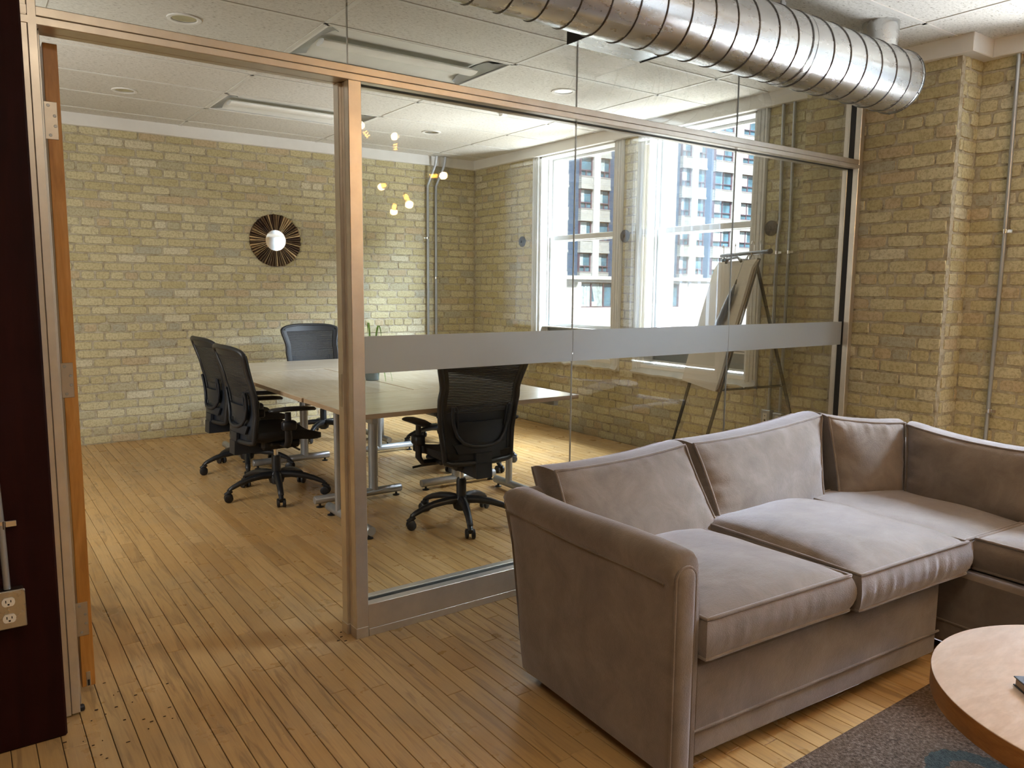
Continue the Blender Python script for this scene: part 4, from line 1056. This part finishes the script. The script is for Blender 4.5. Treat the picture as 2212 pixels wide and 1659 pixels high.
rtop = ept(.82, .86, -.07); rf = V(4.64, 2.985, .012); rm = lerp(rtop, rf, .60)
m_ = MB(); m_.tube([rtop, rm], .0115, 4); m_.tube([rm, rf], .009, 4); E_('leg', m_, M['blackmetal'])
E_('leg_tip', MB().tube([lerp(rf, rtop, .02), rf-V(0,0,.012)], .013, 8), M['gasket'])
k0_, k1_ = ept(.94, .02, -.045), lerp(rtop, rf, .51)
m_ = MB(); m_.tube([k0_, k1_], .008, 4); E_('stretcher', m_, M['blackmetal'])
m_ = MB(); [m_.tube([lerp(k0_, k1_, q)+ef*.006-V(0,0,.0), lerp(k0_, k1_, q)+ef*.012], .006, 8) for q in (.03, .36, .97)]; E_('rivets', m_, M['chrome'])
b0, b1 = ept(-.02, .935, -.02), ept(1.20, .935, -.02)
E_('top_bar', MB().tube([b0, b1], .0125, 12), M['blackmetal'], 50)
E_('bar_end_cap', MB().tube([b1-ed*.012, b1+ed*.006], .0165, 12), M['gasket'], 50)
E_('clamp_handle', MB().tube([ept(.30, .868, .012), ept(.34, .895, .020), ept(.62, .900, .022), ept(.70, .872, .014)], .010, 8), M['blackmetal'], 60)
for s in (.08, .16, .72, .80):
    m_ = MB(); m_.tube([ept(s, .94, -.02), ept(s, .87, -.012)], .004, 6); E_('hanger', m_, M['blackmetal'])
pad = thing('flip_chart_pad', 'cream paper flip chart pad hanging on the easel', 'paper pad', ept(.5, 0))
r_ = random.Random(6)
def sheet(o, h0):
    return lambda u, v: ept(u, lerp(h0, .885, v), o+.006*math.sin(3*v+2*u)*(1-v)+.004*math.sin(9*v+4*u)*(1-v)-.020*max(0, v-.93)/.07)
MB().slab(sheet(.012, .0), 8, 16, ef*.0012).build('front_sheet', M['paper'], pad, 60, world=True)
for q in range(4):
    MB().slab(sheet(.009-.004*q, .006*q+.003), 6, 14, ef*.0022).build('sheet', M['paper'], pad, 60, world=True)
MB().slab(lambda u, v: ept(u, lerp(.002, .87, v), -.012), 2, 2, -ef*.004).build('backing_board', M['card'], pad, None, world=True)
def s_hook(s, a, label, big=True):
    t = thing('s_hook', label, 'hook', ept(s, .935, -.02), group='steel hooks on the easel bar')
    c = ept(s, .935, -.02); X = (ef*math.cos(a)+ed*math.sin(a)); R_ = .0165; H_ = .088 if big else .07
    pts = [c-X*R_-V(0,0,.028)]+[c+X*R_*math.cos(q)+V(0,0,R_*math.sin(q)*.6-.0) for q in (PI*1.0, PI*1.35, PI*1.65, PI*2)]
    pts = [c+X*(-R_)+V(0,0,H_*.62)]
    for i in range(1, 9):
        q = PI-PI*i/8; pts.append(c+X*(R_*math.cos(q))+V(0,0,H_*.62+R_*1.3*math.sin(q)))
    pts2 = [c+X*(-R_)+V(0,0,H_*.62), c+X*(-R_*.98)+V(0,0,.0)]
    for i in range(1, 9):
        q = PI+PI*i/8; pts2.append(c+X*(R_*math.cos(q))+V(0,0,R_*1.1*math.sin(q)))
    MB().tube(pts[::-1]+pts2[1:], .0026, 6).build('wire', M['chrome'], t, 60, world=True)
s_hook(.02, .9, 'steel hook at the window end of the easel bar')
s_hook(.36, 1.3, 'steel hook on the easel bar left of the pouch hook')
s_hook(.80, .5, 'steel hook on the easel bar carrying the navy pouch')
s_hook(.98, 1.1, 'steel hook at the capped end of the easel bar')
po = thing('pouch', 'slim navy pouch hanging on a cord in front of the flip chart pad', 'pouch', ept(.8, .5, .04))
q0, q1 = ept(.80, .915, .004), ept(.80, .80, .030)
PT, PB = ept(.80, .715, .034), ept(.60, .335, .034)
MB().tube([q0, ept(.81, .86, .03), q1, PT], .0022, 6).build('cord', M['greymetal'], po, 60, world=True)
MB().tube([PT+eu*.028, PT-eu*.004], [.004, .007], 6).build('cord_stop', M['gasket'], po, 60, world=True)
ax_ = (PB-PT).normalized(); sd_ = ef.cross(ax_).normalized(); Ln = (PB-PT).length; rings = []
for t, wl, wr_, th_ in [(0,.006,.006,.004),(.05,.014,.020,.007),(.20,.034,.052,.012),(.30,.044,.060,.015),(.5,.050,.058,.016),(.75,.052,.052,.014),(.9,.050,.047,.010),(.97,.036,.046,.006),(1.0,.012,.044,.003)]:
    c = PT+ax_*Ln*t; rings.append([c-sd_*wl, c-sd_*wl*.5+ef*th_*.8, c+ef*th_, c+sd_*wr_*.5+ef*th_*.8, c+sd_*wr_, c+sd_*wr_*.5-ef*th_*.4, c-ef*th_*.5, c-sd_*wl*.5-ef*th_*.4])
MB().loft(rings).build('case', M['navy'], po, 50, world=True)

# ------------------------------------------------------------------ sectional sofa
SO, SR = V(1.524, 1.363, 0), math.radians(-3.2)
sofa = thing('sectional_sofa', 'large taupe microfibre corner sofa with piped cushions', 'sofa', SO, SR)
S = lambda name, mb, mat=None, smooth=55, par=None: mb.build(name, mat or M['sofa'], par or sofa, smooth)
VB = [(.04,.755),(.22,.765),(.44,.800),(.587,.846),(.64,.880),(.672,.872),(.70,.83)]
prof = [(.006,.042),(.000,.10),(-.002,.30),(.000,.48),(.0,.585),(-.004,.600),(-.011,.618),(-.013,.640),(-.006,.664),(.010,.682),(.032,.692),(.056,.692),(.076,.684),(.090,.668),(.098,.645),(.100,.61),(.101,.5),(.101,.3),(.101,.042)]
rings = []
for v in [0, .006, .014, .025, .04, .08, .16, .28, .40, .55, .70, .82, .91, .96, .985, 1.0]:
    ring = []
    for i, (u, z) in enumerate(prof):
        vb = interp(VB, z); vv = v*vb
        k = max(0, 1-v/.022)**2*.5+max(0, (v-.93)/.07)**2.2*.55
        if z > .60:
            cz, cu = .645, .046; u2 = cu+(u-cu)*(1-k*.40); z2 = cz+(z-cz)*(1-k*.40)
        else: u2, z2 = u+(.01*k if u < .05 else -.006*k), z
        z2 += .006*math.sin(v*6+.5)*(z > .6)
        ring.append(V(u2, vv, z2))
    rings.append(ring)
S('arm', MB().loft(rings))
S('arm_piping', MB().tube([(-.0035, v*interp(VB, .60), .599+.003*math.sin(v*9)) for v in [i/24 for i in range(1, 25)]], .0038, 6), None, 60)
# padded front panel of the arm with its own piping
def arch(k, n=20, inset=0):
    u0, u1, zb_, zt_ = .002+inset, .070-inset, .042, .652-inset; r = (u1-u0)/2; pts = []
    pts.append((u0, zb_)); pts += [(u0, lerp(zb_, zt_-r, i/6)) for i in range(1, 7)]
    pts += [((u0+u1)/2-r*math.cos(PI*i/10), zt_-r+r*math.sin(PI*i/10)) for i in range(1, 10)]
    pts += [(u1, lerp(zt_-r, zb_, i/6)) for i in range(0, 7)]
    return pts
rg = [[V(u, .004, z) for u, z in arch(0)], [V(u, -.008, z) for u, z in arch(0)], [V(u, -.014, z) for u, z in arch(0, 20, .006)], [V(u, -.017, z) for u, z in arch(0, 20, .018)]]
pn = S('arm_front_panel', MB().loft(rg), None, 50)
S('panel_piping', MB().tube([(u+(.004 if u > .036 else -.004)*0, -.006, z) for u, z in arch(0, 20, -.0025)], .0040, 6), None, 60, pn)
# frames under the cushions
m_ = MB(); m_.rbox(.100, 1.392, .020, .76, .042, .356, .022); S('base', m_, None, 40)
m_ = MB(); m_.rbox(1.500, 2.30, -.95, .80, .042, .352, .022); S('base', m_, None, 40)
m_ = MB(); m_.rbox(1.41, 1.53, .16, .76, .042, .350, .02); S('base', m_, None, 40)
S('base_piping', MB().tube([(u, .0175, .141) for u in (.10, .5, .9, 1.372, 1.388)], .0042, 6), None, 60)
S('base_piping', MB().tube([(1.4975, v, .141) for v in (.6, .1, -.3, -.94)], .0042, 6), None, 60)
bprof = [(.70,.042),(.62,.30),(.795,.615),(.815,.650),(.845,.668),(.885,.672),(.918,.655),(.925,.62),(.80,.30),(.762,.10),(.757,.042)]
bprof = [(.64,.042),(.64,.30),(.790,.615),(.812,.650),(.845,.664),(.885,.664),(.918,.645),(.922,.61),(.80,.30),(.765,.10),(.757,.042)]
S('back_frame', MB().loft([[V(u, v, z) for v, z in bprof] for u in (.03, .06, .8, 1.6, 2.36)]))
S('back_frame', MB().loft([[V(1.40+v*1.02+.02, q, z) for v, z in bprof] for q in (.90, .4, -.3, -.93, -.95)]))
for u, v in ((.09,.69),(.12,.22),(1.28,.22),(1.28,.66),(2.2,.75),(1.66,-.82),(2.2,-.82)):
    S('foot', MB().rbox(u-.025, u+.025, v-.025, v+.025, 0, .044, .003), M['black'], None)

def cushion(name, C8, dome, sag=.0, pinch=.02, wr_top=0.0, wr_side=0.0, seed=0, n=(30, 24, 6), front_wr=0.0, corner=.0):
    """C8[(a,b,c)] corner points, a across, b along the second side, c = -1 / +1 the two big faces"""
    C8 = {k: Vector(p) for k, p in C8.items()}
    r = random.Random(seed); ph = [r.uniform(0, 6.3) for _ in range(12)]
    def tri(a, b, c):
        p = V(0,0,0)
        for (i, j, k), q in C8.items(): p += q*((1+i*a)/2*(1+j*b)/2*(1+k*c)/2)
        return p
    nrm = (tri(0,0,1)-tri(0,0,-1)); th = nrm.length; nrm.normalize()
    Lb = (tri(0,1,0)-tri(0,-1,0)); bdir = Lb.normalized()
    def deform(a, b, c):
        a2 = a*(1-pinch*(1-abs(b)**2.5)); b2 = b*(1-pinch*(1-abs(a)**2.5)*.8)
        p = tri(a2, b2, c)
        d = dome*(max(0, 1-abs(a)**3.4)*max(0, 1-abs(b)**3.4))**.62
        p += nrm*d*c
        p -= bdir*sag*(1-a*a)*max(0, (b+1)/2)**1.5
        e_top = math.exp(-(1-b)/.16)*(1-b > .015); e_bot = math.exp(-(1+b)/.12)*(1+b > .015)
        e_l = math.exp(-(1+a)/.16)*(1+a > .015); e_r = math.exp(-(1-a)/.16)*(1-a > .015)
        wv = wr_top*e_top*(math.sin(15*a+ph[0])+.7*math.sin(27*a+ph[1]+2*b))+wr_top*.6*e_bot*math.sin(17*a+ph[2])
        wv += wr_side*(e_l+.7*e_r)*(math.sin(11*b+ph[3]+3*a)+.6*math.sin(21*b+ph[4]))
        wv += .0022*(math.sin(4*a+3*b+ph[5])+math.sin(6*b-5*a+ph[6]))*min(1, 4*min(1-abs(a), 1-abs(b)))
        p += nrm*wv*c*(1 if abs(c) > .99 else .4)
        if abs(c) < .99 and front_wr:
            edge = 1-c*c
            if b < -.99: p += bdir*front_wr*edge*(math.sin(34*a+ph[7])+.8*math.sin(57*a+ph[8]))*math.exp(-((a+.15)/.75)**4)
        if abs(c) < .99 and (abs(a) > .99 or abs(b) > .99):
            out = V(0,0,0)
            if abs(a) > .99: out += (tri(1,b,c)-tri(-1,b,c)).normalized()*a
            if abs(b) > .99: out += bdir*b
            p += out*.016*(1-c*c)
        return p
    m_ = MB(); na, nb, nc = n
    for c in (-1, 1):
        base = len(m_.v); vs_ = [deform(2*i/na-1, 2*j/nb-1, c) for i in range(na+1) for j in range(nb+1)]
        fs = []
        for i in range(na):
            for j in range(nb):
                q = (i*(nb+1)+j, (i+1)*(nb+1)+j, (i+1)*(nb+1)+j+1, i*(nb+1)+j+1); fs.append(q if c > 0 else q[::-1])
        m_.add(vs_, fs)
    per = [(2*i/na-1, -1) for i in range(na)]+[(1, 2*j/nb-1) for j in range(nb)]+[(1-2*i/na, 1) for i in range(na)]+[(-1, 1-2*j/nb) for j in range(nb)]
    rings = [[deform(a, b, 2*k/nc-1) for a, b in per] for k in range(nc+1)]
    m_.loft(rings, False, False)
    o = S(name, m_, None, 48)
    me = o.data
    for c in (-1, 1):
        S('piping', MB().tube([deform(a, b, c)+nrm*c*.0015 for a, b in per], .0058, 8, closed=True), None, 70, o)
    return o
def seat_box(u0, u1, v0, v1, z0, z1, dz=(0,0,0,0)):   # a = u, b = v, c = z ; dz lifts the four top corners (front-left, front-right, back-left, back-right)
    d = {}
    for a, u in ((-1,u0),(1,u1)):
        for b, v in ((-1,v0),(1,v1)):
            for c, z in ((-1,z0),(1,z1)):
                d[a,b,c] = (u, v, z+(dz[(0 if b < 0 else 2)+(0 if a < 0 else 1)] if c > 0 else 0))
    return d
def back_box(BL, BR, TL, TR, th, nx=None):
    BL, BR, TL, TR = map(Vector, (BL, BR, TL, TR)); n_ = ((BR-BL).cross(TL-BL)).normalized()
    n_ = n_ if n_.y+n_.x > 0 else -n_
    h_ = V(n_.x, n_.y, 0).normalized()
    d = {}
    for a, b, p in ((-1,-1,BL),(1,-1,BR),(-1,1,TL),(1,1,TR)):
        d[a,b,-1] = p; d[a,b,1] = p+(n_*th if b < 0 else h_*th*.92+V(0,0,-.014))
    return d
cushion('seat_cushion', seat_box(.112, .762, -.018, .66, .376, .490, (0,.0,-.02,-.025)), .044, 0, .010, .0012, .001, 1, front_wr=.0024)
cushion('seat_cushion', seat_box(.800, 1.452, -.030, .70, .368, .490, (-.004,-.004,-.01,-.01)), .056, 0, .012, .0014, .001, 2, front_wr=.0060)
cushion('seat_cushion', seat_box(1.474, 2.05, -.004, .70, .368, .478, (0,0,.006,.006)), .012, 0, .006, .001, .001, 3)
cushion('seat_cushion', seat_box(1.535, 2.05, -.68, -.016, .368, .480), .022, 0, .012, .001, .001, 4)
cushion('back_cushion', back_box((.118,.585,.45), (.850,.610,.45), (.165,.79,.738), (.815,.79,.768), .15), .030, .010, .024, .0055, .0060, 5)
cushion('back_cushion', back_box((.862,.615,.465), (1.560,.655,.46), (.865,.79,.768), (1.672,.775,.824), .16), .040, .012, .024, .0065, .0060, 6)
cushion('back_cushion', back_box((1.655,.640,.46), (1.955,.515,.46), (1.672,.735,.822), (2.030,.580,.788), .16), .038, .008, .024, .0055, .0055, 7)
cushion('back_cushion', back_box((1.935,.500,.46), (1.915,-.170,.46), (2.005,.555,.785), (2.005,-.150,.765), .15), .040, .022, .024, .0030, .0060, 8)
cushion('back_cushion', back_box((1.915,-.185,.46), (1.925,-.86,.46), (2.005,-.165,.765), (2.015,-.86,.77), .135), .032, .016, .022, .0020, .0036, 9)

# ------------------------------------------------------------------ rug, coffee table, notebook
ru = MB().rbox(1.30, 3.75, -1.1, 1.243, .0003, .013, .004).build('rug', M['rug'], None)
tag(ru, 'brown low-pile rug with faded teal scrollwork under the round coffee table', 'rug')
ct = thing('coffee_table', 'round coffee table with pale wooden top and black legs', 'coffee table', (2.183, .511, .013))
MB().lathe([(.4355,.380),(.4368,.384),(.4372,.430),(.4366,.4345)], (0,0,0), 96).build('edge', M['coffeeside'], ct, 40)
MB().lathe([(.4364,.4335),(.4362,.4362),(.4345,.4372)], (0,0,0), 96).build('tabletop', M['coffeetop'], ct, 40)
for k in range(3):
    a = math.radians(158)+2*PI*k/3; d = V(math.cos(a), math.sin(a), 0); t_ = V(-d.y, d.x, 0)
    p0, p1 = d*.30+V(0,0,.385), d*.385+V(0,0,.0)
    m_ = MB(); ring = lambda p, w_, h_: [p-d*h_-t_*w_, p+d*h_-t_*w_, p+d*h_+t_*w_, p-d*h_+t_*w_]
    m_.loft([ring(p1, .016, .013), ring(p0, .020, .018)]); m_.build('leg', M['blackmetal'], ct)
nb_ = thing('notebook', 'black hardcover notebook lying on the coffee table', 'notebook', (2.068, .590, .4507), math.radians(-40))
c_ = MB(); c_.rbox(-.115, .085, -.09, .085, 0, .003, .001); c_.rbox(-.115, .085, -.09, .085, .020, .0235, .001); c_.rbox(.081, .085, -.09, .085, 0, .0235, .001)
c_.build('cover', M['cover'], nb_)
MB().box(-.111, .081, -.086, .081, .003, .020).build('pages', M['pages'], nb_)

# ------------------------------------------------------------------ sputnik chandelier in the lounge, mirrored in the glass
cl = thing('chandelier', 'brass chandelier of glowing filament bulbs reflected in the glass partition', 'chandelier', (3.03, -.28, 2.30))
hub = V(3.03, -.28, 2.30)
m_ = MB(); m_.lathe([(.01,.06),(.035,.03),(.04,0),(.035,-.03),(.01,-.05)], hub, 20); m_.build('hub', M['brass'], cl, 50, world=True)
m_ = MB(); m_.tube([hub+V(0,0,.05), V(hub.x, hub.y, ZC+.003)], .007, 8); m_.lathe([(.06,0),(.06,-.02),(.01,-.03)], (hub.x, hub.y, ZC+.002), 20); m_.build('stem', M['brass'], cl, 50, world=True)
BULBS = [V(2.719,-.194,2.587), V(3.024,-.30,2.536), V(3.249,-.083,2.305), V(3.019,-.118,2.122), V(3.071,-.60,2.271), V(3.152,-.58,2.102)]
for p in BULBS:
    d = (p-hub).normalized(); q = p-d*.075
    a_ = MB().tube([hub, q], .006, 8).build('arm', M['brass'], cl, 50, world=True)
    m_ = MB(); m_.tube([q-d*.005, q+d*.035], .015, 12); m_.build('socket', M['brass'], a_, 50, world=True)
    m_ = MB(); m_.tube([p-d*.040, p-d*.02, p+d*.01, p+d*.035, p+d*.055, p+d*.062], [.013,.024,.031,.029,.016,.004], 14)
    m_.build('bulb_glass', M['amber'], a_, 50, world=True)
    m_ = MB(); e1 = d.orthogonal().normalized(); e2 = d.cross(e1); pts = []
    for i in range(37):
        t = i/36; pts.append(p+d*(-.022+.058*t)+(e1*math.cos(t*6*PI)+e2*math.sin(t*6*PI))*.013)
    m_.tube(pts, .0028, 5); m_.build('filament', M['filament'], a_, None, world=True)
    lamp('bulb_light', 'POINT', p+d*.09, 4.5, (1.0, .66, .34), radius=.03)
